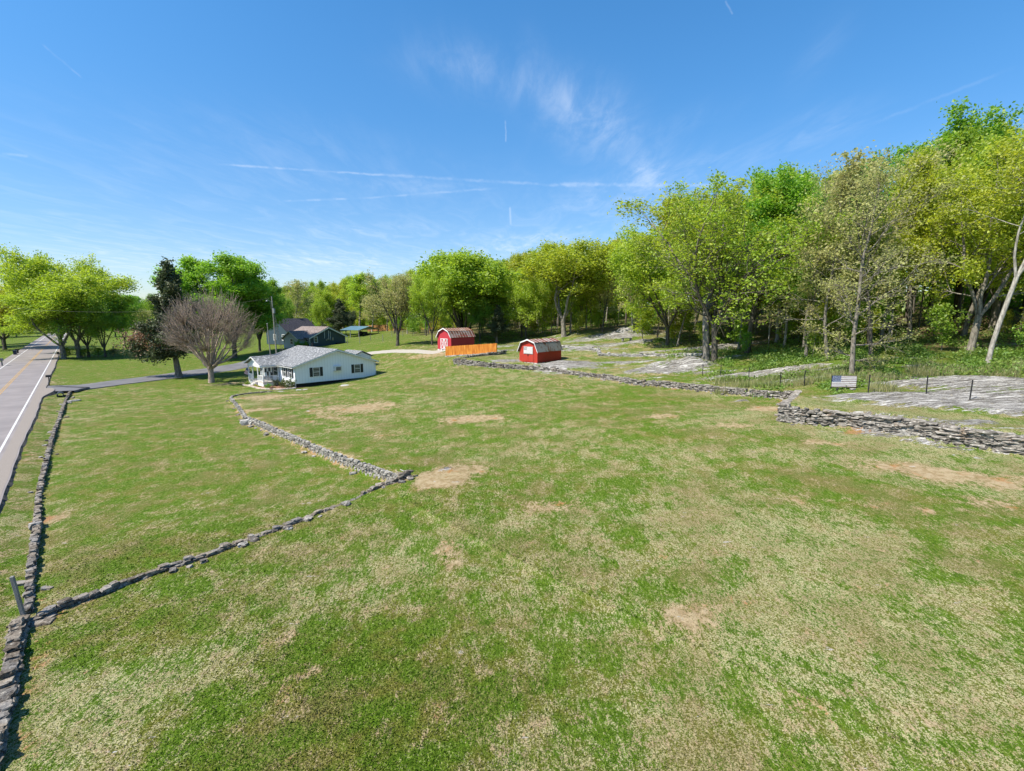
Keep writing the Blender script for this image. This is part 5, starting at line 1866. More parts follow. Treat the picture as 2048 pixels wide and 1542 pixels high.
# wooden fence far behind the field and the wire fence before it
A, B_ = on(735, 664, 172), on(900, 662, 150)
L = math.hypot(B_.x - A.x, B_.y - A.y)
ff = thing('privacy_fence', A, math.atan2(B_.y - A.y, B_.x - A.x), 'long brown wooden fence at the back of the field', 'fence')
m = MB()
n = int(L / .5)
for k in range(n):
    x = (k + .5) * L / n
    q = loc_to_world(ff, (x, 0, 0))
    zz = gz(q.x, q.y) - A.z
    m.b2((x - L / n / 2 + .01, -.02, zz - .1), (x + L / n / 2 - .01, .02, zz + 2.0 + random.uniform(-.02, .02)))
m.build('board_panel', m_fcedar, ff)
for k in range(0, n, 6):
    x = (k + .5) * L / n
    q = loc_to_world(ff, (x, 0, 0))
    zz = gz(q.x, q.y) - A.z
    MB().b2((x - .06, -.14, zz - .2), (x + .06, -.022, zz + 2.1)).build('post', m_fcedar, ff)
tl = [(695, 694, 118, 1.5), (720, 690, 116, 1.6), (741, 680, 128, 1.5), (766, 688.5, 112, 1.6), (784, 676, 135, 1.5), (806, 676.5, 132, 1.5), (828, 675.5, 130, 1.5), (850, 675, 128, 1.5), (868, 674, 126, 1.5)]
P = [on(a, b, c) for a, b, c, h in tl]
pf_ = thing('field_fence', P[0], 0, 'low dark wire fence on slim posts crossing the back field', 'fence')
pp = []
for q, (a, b, c, h) in zip(P, tl):
    q = q - P[0]
    MB().tube([q + Vector((0, 0, -.2)), q + Vector((0, 0, h))], .07, 5).build('post', m_gpost, pf_)
    pp.append(q)
m = MB()
for h in (.5, 1.0, 1.4):
    for a, b in zip(pp[:-1], pp[1:]):
        m.tube([a + Vector((0, 0, h)), b + Vector((0, 0, h))], .012, 3, False)
m.build('wire', m_wire, pf_)
p = on(847, 674, 140)
sw = thing('swing_set', p, .3, 'small reddish wooden swing frame in the back field', 'swing set')
for x in (-1.6, 1.6):
    MB().tube([(x, -1.0, -.1), (x, 0, 2.5), (x, 1.0, -.1)], .07, 5).build('frame_leg', m_fcedar, sw)
MB().tube([(-1.7, 0, 2.55), (1.7, 0, 2.55)], .07, 5).build('beam', m_fcedar, sw)
m = MB()
m.b2((-.3, -.15, .6), (.3, .15, .64))
m.tube([(-.28, 0, .64), (-.28, 0, 2.5)], .015, 3)
m.tube([(.28, 0, .64), (.28, 0, 2.5)], .015, 3)
m.build('swing', m_bin, sw)
for px, py, tt in [(942, 676, 97), (952, 682, 93), (972, 686, 99), (981, 683, 101), (1004, 688, 96)]:
    pass

# ------------------------------------------------------------------ trees
L_bright = leaf_mat('leaf_bright', (.10, .25, .012), (.26, .48, .028), (.32, .47, .03), .5, .52)
L_mid = leaf_mat('leaf_mid', (.11, .225, .013), (.26, .42, .03), (.33, .42, .035), .5, .52)
L_yellow = leaf_mat('leaf_yellow_green', (.215, .265, .012), (.48, .52, .030), (.53, .50, .035), .55, .52)
L_lime = leaf_mat('leaf_lime', (.175, .275, .012), (.39, .51, .030), (.46, .51, .035), .5, .52)
L_pale = leaf_mat('leaf_pale_bud', (.26, .28, .07), (.48, .48, .16), (.40, .35, .14), .5, .5)
L_dark = leaf_mat('leaf_evergreen', (.030, .050, .018), (.085, .115, .042), (.12, .11, .05), .4, .2)
L_rust = leaf_mat('leaf_rust', (.15, .08, .04), (.36, .22, .12), (.09, .085, .035), .45, .2)
L_bud = leaf_mat('leaf_red_bud', (.15, .13, .05), (.25, .25, .09), (.24, .12, .08), .5, .3)
L_weed = leaf_mat('leaf_weed', (.085, .165, .018), (.21, .33, .045), (.26, .29, .06), .5)
L_bush = leaf_mat('leaf_bush', (.045, .085, .018), (.13, .17, .04), (.22, .16, .06), .5)
B_grey = bark_mat('bark_grey', (.10, .088, .07), (.27, .24, .20))
B_dark = bark_mat('bark_dark', (.05, .043, .034), (.14, .12, .096))
B_pale = bark_mat('bark_pale', (.20, .18, .155), (.44, .41, .36))
B_twig = bark_mat('bark_twig', (.22, .165, .13), (.46, .36, .29), 5)


class Grower:
    def __init__(s, seed):
        s.r = np.random.default_rng(seed)
        s.v, s.f, s.nv = [], [], 0
        s.lc, s.lr, s.lt = [], [], []      # sprays: centre, radius, tone

    def tube(s, pts, rad, n):
        P = np.array(pts)
        T = np.gradient(P, axis=0)
        T /= np.linalg.norm(T, axis=1)[:, None] + 1e-9
        A = np.cross(T, np.array((.31, .17, .93)))
        A /= np.linalg.norm(A, axis=1)[:, None] + 1e-9
        Bv = np.cross(T, A)
        an = np.arange(n) * 2 * math.pi / n
        ring = A[:, None, :] * np.cos(an)[None, :, None] + Bv[:, None, :] * np.sin(an)[None, :, None]
        V = P[:, None, :] + ring * np.array(rad)[:, None, None]
        m = len(P)
        i = np.arange(m - 1)[:, None] * n
        j = np.arange(n)[None]
        a = i + j
        b = i + (j + 1) % n
        s.f.append(np.stack([a, b, b + n, a + n], -1).reshape(-1, 4) + s.nv)
        s.v.append(V.reshape(-1, 3))
        s.nv += m * n

    def path(s, p, d, L, seg, wig, up):
        n = max(2, int(L / seg))
        pts, dirs = [p], [d]
        for i in range(n):
            d = d + s.r.normal(0, wig, 3) + np.array((0, 0, up))
            d = d / np.linalg.norm(d)
            p = p + d * (L / n)
            pts.append(p)
            dirs.append(d)
        return pts, dirs


def side(d, ang, az):
    """d turned by ang about a random azimuth az"""
    a = np.cross(d, (0.0, 0, 1.0))
    if np.linalg.norm(a) < .05:
        a = np.array((1.0, 0, 0))
    a = a / np.linalg.norm(a)
    b = np.cross(d, a)
    return d * math.cos(ang) + (a * math.cos(az) + b * math.sin(az)) * math.sin(ang)


def grow(g, p, d, L, r, lv, Q):
    """Q: one dict per level"""
    q = Q[lv]
    pts, dirs = g.path(p, d, L, q['seg'], q['wig'], q['up'])
    n = len(pts) - 1
    tip = q.get('tip', .25)
    rad = [r * (1 - (1 - tip) * (i / n) ** q.get('tap', 1.0)) for i in range(n + 1)]
    if lv == 0 and q.get('flare', 1):
        rad[0] = r * 1.45
    if r > q.get('minr', 0):
        g.tube(pts, rad, q['n'])
    if lv == len(Q) - 1:
        for k in range(q['sprays']):
            t = 1 - .75 * g.r.random() ** 1.3
            i = min(n - 1, int(t * n))
            c = pts[i] + (pts[i + 1] - pts[i]) * (t * n - i)
            g.lc.append(c)
        return
    nc = q['kids']
    az0 = g.r.random() * 6.28
    for k in range(nc):
        u = (k + g.r.random() * .8) / nc
        t = q['t0'] + (q.get('t1', 1.0) - q['t0']) * u
        i = min(n - 1, int(t * n))
        c = pts[i] + (pts[i + 1] - pts[i]) * (t * n - i)
        a = q['ang'] + q.get('dang', 0) * u + g.r.normal(0, q.get('sang', .15))
        az = az0 + k * 2.4 + g.r.normal(0, .35)
        prof = q['prof'](u) if 'prof' in q else (1.05 - .5 * t)
        LL = (q['len'] if 'len' in q else L * q['ratio']) * prof * g.r.uniform(.55, 1.3)
        rr = max(.008, rad[i] * q['rr'])
        grow(g, c, side(dirs[i], a, az), LL, rr, lv + 1, Q)
    if q.get('lead', True):
        grow(g, pts[-1], dirs[-1], max(.6, (q['len'] if 'len' in q else L * q['ratio']) * .45), rad[-1], lv + 1, Q)


def leaf_arrays(g, per, spread, size, flat=.75, upn=.5, long=.62):
    C = np.repeat(np.array(g.lc), per, 0)
    n = len(C)
    r = g.r
    C = C + r.normal(0, 1, (n, 3)) * np.array((spread, spread, spread * flat))
    N = r.normal(0, 1, (n, 3)) + np.array((0, 0, upn))
    N /= np.linalg.norm(N, axis=1)[:, None]
    A = np.cross(N, r.normal(0, 1, (n, 3)))
    A /= np.linalg.norm(A, axis=1)[:, None] + 1e-9
    Bv = np.cross(N, A)
    s = size * np.clip(r.lognormal(-.08, .36, (n, 1)), .4, 1.6)
    V = np.stack([C + A * s * .5, C + Bv * s * long * .5 + N * s * .06, C - A * s * .5, C - Bv * s * long * .5 + N * s * .06], 1).reshape(-1, 3)
    Fq = np.arange(n * 4).reshape(n, 4)
    tone = np.repeat(r.random(len(g.lc)), per) * .55 + r.random(n) * .45
    return V, Fq, np.repeat(tone, 4)


def mesh_with_tint(name, V, Fq, tone, mat):
    me = np_mesh(name, V, Fq, mat)
    a = me.attributes.new('tint', 'FLOAT', 'POINT')
    a.data.foreach_set('value', tone.astype(np.float32))
    return me


PROTO = {}


def proto(key, seed, H, lean, Q, per, spread, size, leafm, barkm, leaders=None, fan=(.55, 1.2), upn=.5):
    g = Grower(seed)
    if leaders:
        # short bole that splits into several leaders
        hb, k, ang, r0 = leaders
        pts, dirs = g.path(np.array((0, 0, -.4)), np.array((lean, 0, 1.0)) / math.hypot(lean, 1), hb + .4, .7, .018, 0)
        m = len(pts)
        g.tube(pts, [r0 * (1.4 if i == 0 else 1.12 if i == 1 else 1.0 - .12 * i / m) for i in range(m)], 9)
        az = g.r.random() * 6.28
        for i in range(k):
            d = side(dirs[-1], ang * (g.r.uniform(*fan) if k < 9 else fan[1] * math.sqrt((i + .4) / k)), az + i * (6.283 / k if k < 9 else 2.4) + g.r.normal(0, .25))
            grow(g, pts[-1] - dirs[-1] * .15, d, (H - hb) * g.r.uniform(.75, 1.0) * (.9 + .1 * d[2]), r0 * .62, 0, Q)
    else:
        grow(g, np.array((0, 0, -.4)), np.array((lean, 0, 1.0)) / math.hypot(lean, 1), H * .9, Q[0]['r'], 0, Q)
    V, Fq = np.vstack(g.v), np.vstack(g.f)
    tm = np_mesh('trunk', V, Fq, barkm, smooth=True)
    LV, LF, tone = leaf_arrays(g, per, spread, size, upn=upn)
    cm = mesh_with_tint('crown', LV, LF, tone, leafm)
    q = LV.reshape(-1, 4, 3).mean(1)
    top = float(np.percentile(q[:, 2], 99.7))
    cx, cy_ = float(np.median(q[:, 0])), float(np.median(q[:, 1]))
    R = float(np.percentile(np.hypot(q[:, 0] - cx, q[:, 1] - cy_), 96))
    PROTO[key] = dict(parts=[('trunk', tm, None), ('crown', cm, None)], H=top, R=R, cx=cx, cy=cy_)
    return g


def levels(r, kids, t0, ang, dang, ln, prof, kids1=7, kids2=5, sprays=3, ang1=.8, up1=.05, wig=.06, ratio1=.5, ratio2=.5, seg=.8, tl=3, minr=0.0, up2=.03):
    Q = [dict(r=r, seg=1.0, wig=wig * .6, up=.03, n=8, kids=kids, t0=t0, ang=ang, dang=dang, len=ln, prof=prof, rr=.5, tip=.22),
         dict(seg=seg, wig=wig * 2, up=up1, n=5, kids=kids1, t0=.22, ang=ang1, ratio=ratio1, rr=.55, tip=.25),
         dict(seg=.6, wig=wig * 2.5, up=up2, n=4, kids=kids2, t0=.2, ang=.75, ratio=ratio2, rr=.6, tip=.35),
         dict(seg=.5, wig=.15, up=.02, n=3, sprays=sprays, minr=minr, tip=.4)]
    if tl == 2:
        Q = Q[:2] + [Q[3]]
    return Q


rnd = lambda u: math.sin(math.pi * (.12 + .8 * u)) ** .8          # round crown
topheavy = lambda u: .55 + .6 * math.sin(math.pi * (.25 + .68 * u))
wide = lambda u: 1.15 - .55 * u

# tall wood trees
proto('tall_a', 11, 20, .02, levels(.24, 24, .34, .95, -.45, 3.7, lambda u: rnd(u) * (.75 + .5 * ((u * 11) % 1)), 7, 4, 3, wig=.07), 4, .38, .25, L_mid, B_dark)
proto('tall_b', 12, 21, -.03, levels(.23, 26, .40, .9, -.4, 3.4, lambda u: rnd(u) * (.7 + .6 * ((u * 9) % 1)), 7, 4, 3, wig=.07), 4, .38, .25, L_lime, B_grey)
proto('tall_c', 13, 19, .04, levels(.22, 22, .30, 1.05, -.5, 3.9, lambda u: topheavy(u) * (.7 + .6 * ((u * 8) % 1)), 7, 4, 3, wig=.08), 4, .40, .25, L_yellow, B_grey)
proto('slim_a', 14, 18, .03, levels(.16, 20, .38, .85, -.3, 2.5, lambda u: rnd(u) * (.7 + .6 * ((u * 7) % 1)), 6, 4, 3, wig=.07), 4, .36, .24, L_lime, B_grey)
proto('thin_a', 15, 19, .0, levels(.20, 20, .36, .85, -.25, 4.4, topheavy, 7, 5, 2, wig=.07), 2, .34, .30, L_pale, B_pale)
proto('thin_b', 16, 18, -.04, levels(.19, 18, .30, .95, -.35, 4.6, rnd, 7, 5, 2, wig=.08), 2, .34, .30, L_pale, B_grey)
# wide crowned trees with several leaders
LQ = lambda k0, ln, k1, k2, sp, t0=.28, wig=.07, a0=.85: [dict(r=.3, seg=1.0, wig=wig, up=.04, n=7, kids=k0, t0=t0, ang=a0, dang=-.1, len=ln, rr=.55, tip=.2, flare=0, prof=lambda u: 1.1 - .5 * u),
                                              dict(seg=.7, wig=.13, up=.04, n=5, kids=k1, t0=.22, ang=.8, ratio=.55, rr=.58, tip=.25),
                                              dict(seg=.5, wig=.16, up=.03, n=4, kids=k2, t0=.2, ang=.75, ratio=.55, rr=.6, tip=.35),
                                              dict(seg=.4, wig=.15, up=.02, n=3, sprays=sp, tip=.4)]
proto('oak_a', 21, 15, .0, LQ(9, 5.2, 6, 4, 3), 7, .46, .265, L_lime, B_dark, leaders=(2.6, 5, .62, .27))
proto('oak_b', 22, 15, .05, LQ(9, 4.6, 6, 4, 3), 7, .46, .265, L_bright, B_dark, leaders=(2.2, 5, .5, .26))
proto('oak_c', 23, 16, -.02, LQ(9, 4.2, 6, 4, 3, .35), 7, .46, .265, L_yellow, B_grey, leaders=(3.2, 4, .42, .27))
proto('oak_low', 26, 15, .0, LQ(10, 5.0, 6, 4, 3, .22, .08, .95), 10, .44, .29, L_lime, B_dark, leaders=(2.2, 6, .78, .26))
proto('maple', 24, 22, .0, LQ(11, 5.0, 7, 4, 4, .18), 9, .50, .32, L_bright, B_dark, leaders=(3.4, 6, .42, .36))
proto('multi', 25, 13, .0, LQ(9, 3.8, 6, 4, 3, .35, .06, .7), 6, .42, .28, L_lime, B_dark, leaders=(.5, 8, .55, .26))
# sparse front trees of the wood, with much limb showing
proto('front_oak', 31, 21, .01, LQ(13, 4.9, 8, 5, 2, .06, .10, .95), 2, .30, .24, L_lime, B_dark, leaders=(4.0, 4, .40, .29))
proto('front_oak_b', 32, 21, -.02, LQ(13, 4.7, 8, 5, 2, .06, .10, .95), 2, .30, .24, L_lime, B_grey, leaders=(6.0, 3, .34, .27))
proto('front_maple', 33, 22, .0, levels(.34, 24, .26, 1.15, -.55, 5.2, topheavy, 8, 5, 4), 5, .40, .30, L_bright, B_dark)
proto('bare_front', 34, 22, .03, levels(.22, 26, .10, 1.45, -1.05, 4.4, lambda u: (.75 + .45 * math.sin(math.pi * u)) * (.7 + .6 * ((u * 17) % 1)), 8, 7, 2, wig=.085, seg=.6), 2, .28, .17, L_pale, B_grey)
proto('bare_front_b', 35, 20, -.03, levels(.19, 22, .18, 1.25, -.85, 4.2, lambda u: (.7 + .5 * math.sin(math.pi * u)) * (.7 + .6 * ((u * 13) % 1)), 8, 7, 2, wig=.085, seg=.6), 2, .28, .17, L_pale, B_grey)
proto('fork_pale', 36, 21, .12, LQ(12, 5.2, 8, 5, 3, .16, .08, .85), 4, .36, .26, L_yellow, B_grey, leaders=(4.2, 3, .34, .34))
proto('slender_pale', 37, 23, .09, LQ(12, 3.8, 8, 5, 2, .36, .06, .75), 3, .34, .24, L_yellow, B_pale, leaders=(8.6, 3, .22, .17))
proto('slender_olive', 38, 14, .02, LQ(10, 3.2, 6, 5, 2, .25, .06, .6), 2, .3, .24, L_pale, B_dark, leaders=(2.4, 5, .38, .30))
# small ones
proto('sapling', 41, 6, .02, levels(.06, 14, .25, 1.0, -.3, 2.0, rnd, 6, 3, 3, tl=2), 5, .35, .30, L_lime, B_grey)
proto('sapling_b', 42, 8, -.03, levels(.08, 16, .30, 1.0, -.35, 2.2, rnd, 7, 3, 3, tl=2), 5, .38, .32, L_mid, B_grey)
proto('pole', 46, 13, .03, levels(.10, 12, .5, .9, -.3, 2.0, rnd, 5, 3, 3, tl=2), 6, .4, .30, L_lime, B_grey)
proto('far_tree', 43, 16, .0, levels(.3, 16, .22, 1.15, -.5, 5.0, rnd, 6, 3, 3, tl=2), 9, .75, .8, L_mid, B_dark)
proto('far_tree_b', 44, 16, .0, levels(.3, 16, .18, 1.1, -.5, 4.2, topheavy, 6, 3, 3, tl=2), 9, .75, .75, L_lime, B_dark)
proto('shrub', 45, 1.3, .0, [dict(r=.03, seg=.2, wig=.1, up=.0, n=5, kids=14, t0=.02, ang=1.2, dang=-.6, len=.75, rr=.6, tip=.4, flare=0, prof=lambda u: 1), dict(seg=.15, wig=.15, up=.06, n=3, kids=6, t0=.25, ang=.7, ratio=.55, rr=.6, tip=.4), dict(seg=.15, wig=.1, up=.0, n=3, sprays=4, tip=.4)], 6, .10, .11, L_bush, B_dark)
# round leafless tree: short bole, spreading limbs and some nine hundred whips that end on a dome
g = Grower(51)
R_, Hc, Az = 5.6, 6.0, 4.6
bole, bd_ = g.path(np.array((0, 0, -.4)), np.array((.02, 0, 1.0)), 2.1, .5, .03, 0)
g.tube(bole, [.55, .40, .36, .34, .36][:len(bole)], 9)
nodes = []
for i in range(22):
    el = math.radians(8 + 78 * ((i + .5) / 22) ** .9)
    az = i * 2.4 + g.r.normal(0, .2)
    tgt = np.array((math.cos(az) * math.cos(el) * R_, math.sin(az) * math.cos(el) * R_, Hc - 1.6 + math.sin(el) * (Az + .8))) * g.r.uniform(.62, .8)
    p0 = bole[-1] + g.r.normal(0, .1, 3)
    c1 = p0 + (tgt - p0) * .5 + np.array((0, 0, -.25)) + g.r.normal(0, .25, 3)
    P = [p0 * (1 - f) ** 2 + 2 * c1 * f * (1 - f) + tgt * f * f + g.r.normal(0, .05, 3) * (0 < f < 1) for f in np.linspace(0, 1, 8)]
    g.tube(P, list(np.linspace(.17, .05, 8)), 6)
    nodes += P[2:]
nodes = np.array(nodes)
for i in range(950):
    el = math.asin(g.r.uniform(-.38, 1.0))
    az = g.r.uniform(0, 6.283)
    k_ = g.r.uniform(.80, 1.04) * (1 + .06 * math.sin(az * 3 + 1) + .05 * math.sin(az * 5 + el * 4))
    tgt = np.array((math.cos(az) * math.cos(el) * R_ * k_, math.sin(az) * math.cos(el) * R_ * k_, Hc + math.sin(el) * Az * k_))
    dd = np.linalg.norm(nodes - tgt * .72 - np.array((0, 0, .6)), axis=1) + g.r.uniform(0, .6, len(nodes))
    p0 = nodes[int(np.argmin(dd))]
    c1 = p0 + (tgt - p0) * .5 + np.array((0, 0, -.35)) + g.r.normal(0, .18, 3)
    P = [p0 * (1 - f) ** 2 + 2 * c1 * f * (1 - f) + tgt * f * f for f in (0, .35, .7, 1.0)]
    g.tube(P, [.034, .026, .018, .010], 3)
    for j in (1, 2, 2, 3):
        d_ = (P[3] - P[1])
        e_ = P[j] + d_ * g.r.uniform(.15, .4) + g.r.normal(0, .22, 3) + np.array((0, 0, .22))
        g.tube([P[j], (P[j] + e_) / 2 + g.r.normal(0, .03, 3), e_], [.015, .012, .007], 3)
        if g.r.random() < .55:
            g.lc.append(e_)
tm = np_mesh('trunk', np.vstack(g.v), np.vstack(g.f), B_twig, smooth=True)
LV, LF, tone = leaf_arrays(g, 1, .08, .11)
PROTO['fan'] = dict(parts=[('trunk', tm, None), ('crown', mesh_with_tint('crown', LV, LF, tone, L_bud), None)], H=Hc + Az, R=R_ + .1, cx=0, cy=0)
# dark evergreen
proto('cedar', 61, 15, -.02, [dict(r=.42, seg=1.0, wig=.03, up=.02, n=8, kids=46, t0=.2, ang=1.25, dang=-.65, len=4.2, rr=.3, tip=.1, prof=lambda u: (1.0 - .78 * u) * (.75 + .5 * ((u * 37) % 1))),
                              dict(seg=.6, wig=.1, up=.05, n=4, kids=8, t0=.25, ang=.65, ratio=.42, rr=.5, tip=.3),
                              dict(seg=.4, wig=.1, up=.06, n=3, sprays=7, tip=.4)], 9, .30, .32, L_dark, B_grey, upn=.2)


def top_z(px_y, y, x=0):
    """height at which a point straight ahead at distance y shows at picture row px_y"""
    v = (px_y - 771) / 1000.0
    t_ = y / (CP - v * SP)
    return CAM_H + t_ * (-SP - v * CP)


def tree(key, p, height, width=None, rz=None, name='broadleaf_tree', label=None, group=None, leafm=None, barkm=None, cat='tree', lean=0.0, lean_az=0.0, root=True):
    pr = PROTO[key]
    s = height / pr['H']
    sw = (width / 2 / pr['R']) if width else s * random.uniform(.9, 1.1)
    r = thing(name, p, random.uniform(0, 6.28) if rz is None else rz, label, cat, group)
    r.scale = (sw, sw, s)
    if lean:
        r.rotation_euler = (Matrix.Rotation(lean, 3, Vector((math.cos(lean_az + math.pi / 2), math.sin(lean_az + math.pi / 2), 0))) @ Matrix.Rotation(r.rotation_euler.z, 3, 'Z')).to_euler()
    for nm, me, _ in pr['parts']:
        o = bpy.data.objects.new(nm, me)
        link(o)
        o.parent = r
        m = leafm if nm == 'crown' else barkm
        if m is not None:
            o.material_slots[0].link = 'OBJECT'
            o.material_slots[0].material = m
    return r


def tree_px(key, px, py, t_, top, width_px=None, **kw):
    p = on(px, py, t_)
    h = max(2.0, top_z(top, p.y) - p.z)
    return tree(key, p, h, width_px * t_ / 1000.0 if width_px else None, **kw)


# --- trees one can point to
tree_px('front_oak', 1428, 727, 58, 345, 330, rz=.6, label='dark forked tree with many bare lower limbs in front of the wood', leafm=L_lime)
tree_px('front_oak_b', 1411, 725, 58.6, 362, 300, rz=2.4, label='dark straight trunk growing tight beside the forked front tree', leafm=L_lime)
tree_px('front_maple', 1495, 706, 64, 338, 200, rz=1.0, label='tall bright green tree with straight dark trunk right of the forked pair', leafm=L_bright)
tree_px('bare_front_b', 1655, 716, 50, 330, 190, rz=.3, label='grey trunked sparse tree behind the wire fence, left of the flag', barkm=B_grey)
tree_px('bare_front', 1702, 752, 43, 312, 230, rz=1.8, label='sparse budding tree with flat low branches directly behind the fence flag', barkm=B_grey)
tree_px('thin_b', 1741, 722, 48, 290, 170, rz=.9, label='thin dark trunked tree with olive buds right of the flag', barkm=B_dark)
tree_px('fork_pale', 1938, 709, 47, 282, 330, rz=-.2, label='thick pale forked trunk with a spreading yellow green crown', leafm=L_yellow)
tree_px('slender_pale', 1973, 731, 42, 244, 230, rz=.1, label='tall slender pale trunk leaning right at the right photo edge', leafm=L_yellow)
tree_px('front_maple', 1905, 690, 66, 203, 250, rz=2.2, label='tallest rich green tree rising above the wood at upper right', leafm=L_bright)
tree_px('front_maple', 2040, 690, 70, 225, 220, rz=.2, label='rich green treetop at the extreme right edge behind the yellow crown', leafm=L_bright)
tree_px('slender_olive', 795, 689, 95, 547, 100, rz=.4, label='slender olive tree with dark trunk standing alone left of the red barn')
tree_px('oak_a', 864, 687, 94, 545, 95, rz=.4, label='small lime green tree just left behind the red barn', leafm=L_lime)
tree_px('multi', 928, 672, 104, 507, 215, rz=1.3, label='many stemmed broad green tree right behind the red barn', leafm=L_lime)
tree_px('oak_b', 960, 683, 100, 600, 66, rz=.2, label='small dark green tree right of the red barn roof', leafm=L_mid)
tree_px('cedar', 994, 684, 98, 612, 46, rz=.2, label='small dark evergreen between the barn and the red shed', name='cedar_tree', leafm=L_dark)
tree_px('oak_c', 1128, 676, 96, 484, 185, rz=.5, label='big yellow green tree rising behind the red shed', leafm=L_yellow)
tree_px('oak_a', 1052, 672, 101, 560, 110, rz=2.2, label='rounded lime tree left behind the red shed', leafm=L_lime)
tree_px('oak_a', 1335, 690, 78, 455, 215, rz=2.9, label='leaning dark trunk with a lime crown above the rock mound', leafm=L_lime)
tree_px('sapling', 1285, 684, 84, 612, 60, rz=.4, label='small leaning lime sapling on the slope left of the rock mound', name='sapling')
# left side of the picture
tree_px('oak_c', 128, 717, 109, 578, 165, rz=2.6, label='broad low lime green roadside oak nearest the road, first of the row', leafm=L_lime)
tree_px('oak_c', 160, 715, 112, 548, 165, rz=1.3, label='lime green roadside tree second in the row from the road', leafm=L_lime)
tree_px('oak_a', 178, 713, 113, 570, 130, rz=2.3, label='green roadside tree third in the row from the road', leafm=L_mid)
tree_px('oak_b', 211, 712, 113, 590, 110, rz=3.6, label='shady dark green tree fourth in the roadside row', leafm=L_mid)
tree_px('oak_a', 125, 705, 126, 506, 190, rz=4.3, label='tallest lime green roadside oak rising behind the first two', leafm=L_lime)
tree_px('oak_a', 10, 700, 140, 570, 170, rz=5.3, label='yellow green tree across the road at the left photo edge', leafm=L_yellow)
tree_px('maple', 470, 722, 108, 516, 185, rz=.3, label='huge bright green tree behind the round leafless tree', leafm=L_bright)
tree_px('maple', 520, 706, 118, 560, 100, rz=1.3, label='dark green side tree right of the huge bright tree', leafm=L_mid)
rt = tree_px('fan', 422, 751, 72.5, 586, 168, rz=.3, label='round leafless reddish tree with fanned branches beside the driveway', name='bare_tree')
ct = tree_px('cedar', 357, 741, 78, 527, 112, rz=.3, label='dark tall evergreen cedar with a broken limb, left of the round tree', name='cedar_tree')
# the snapped limb of the cedar: hanging rust-brown foliage and pale splintered wood
g = Grower(77)
c0 = on(361, 741, 78)
a0 = at_t(322, 655, 77)
for (p0, p1, r) in (((345, 690, 78), (322, 645, 77), .13), ((322, 645, 77), (258, 672, 76), .10), ((318, 646, 77), (340, 662, 77), .09), ((300, 655, 77), (285, 690, 76), .06), ((335, 665, 77), (310, 690, 76), .06), ((290, 662, 77), (262, 705, 76), .05), ((322, 660, 77), (330, 705, 76), .05), ((275, 668, 76), (252, 690, 76), .05), ((340, 670, 77), (360, 700, 76), .05), ((310, 660, 77), (295, 715, 76), .05)):
    A, B_ = np.array(at_t(*p0)), np.array(at_t(*p1))
    n = 5
    pts = [A + (B_ - A) * k / n + g.r.normal(0, .12, 3) * (0 < k < n) for k in range(n + 1)]
    g.tube(pts, [r * (1 - .6 * k / n) for k in range(n + 1)], 5)
    if r < .11:
        for k in range(1, n + 1):
            for _ in range(7):
                g.lc.append(pts[k] + g.r.normal(0, 1, 3) * np.array((.8, .8, .55)) + np.array((0, 0, -.4)))
for k in range(260):
    p_ = np.array(at_t(g.r.uniform(258, 372), 0, 1))
    u_ = g.r.random()
    px_ = 262 + 105 * u_
    py_ = g.r.uniform(668, 722 - 22 * abs(u_ - .45))
    g.lc.append(np.array(at_t(px_, py_, 76.5 + g.r.normal(0, 1.0))))
inv = (Matrix.Translation(ct.location) @ ct.rotation_euler.to_matrix().to_4x4() @ Matrix.Diagonal((*ct.scale, 1))).inverted()


def into(V):
    V = np.c_[V, np.ones(len(V))]
    return (V @ np.array(inv).T)[:, :3]


o = link(bpy.data.objects.new('broken_limb', np_mesh('broken_limb', into(np.vstack(g.v)), np.vstack(g.f), B_pale, True)))
o.parent = ct
tag(o, 'pale splintered broken limb hanging to the left')
V, Fq, tone = leaf_arrays(g, 11, .40, .30)
o2 = link(bpy.data.objects.new('withered_foliage', mesh_with_tint('withered_foliage', into(V), Fq, tone, L_rust)))
# evergreen tufts mixed between the brown ones
me = o2.data
me.materials.append(L_dark)
lowz = V.reshape(-1, 4, 3).mean(1)[:, 2]
thr = np.percentile(lowz, 45)
me.polygons.foreach_set('material_index', ((lowz + g.r.normal(0, .8, len(lowz))) < thr).astype(np.int32))
o2.parent = ct
tag(o2, 'rust brown withered foliage on the broken limb')

# --- the wood
SKY = [(-400, 560), (0, 590), (230, 596), (330, 600), (480, 600), (560, 572), (600, 566), (650, 560), (700, 556), (760, 548), (820, 538), (870, 530), (900, 512), (950, 520), (1000, 524), (1040, 505), (1080, 492), (1130, 488), (1180, 500), (1215, 480),
       (1240, 458), (1300, 415), (1370, 376), (1440, 350), (1520, 345), (1590, 344), (1640, 345), (1700, 312), (1760, 290), (1800, 300), (1850, 250), (1930, 250), (2048, 250), (2500, 200)]
sx_, sy_ = [a for a, b in SKY], [b for a, b in SKY]


def zone(px):
    for lim, nm in ((640, 'behind the navy house'), (780, 'behind the blue carport'), (1000, 'behind the red barn'), (1210, 'behind the red shed'), (1400, 'above the white terrace rocks'), (1600, 'behind the forked front tree'), (1800, 'behind the fence flag'), (9999, 'at the right edge')):
        if px < lim:
            return nm


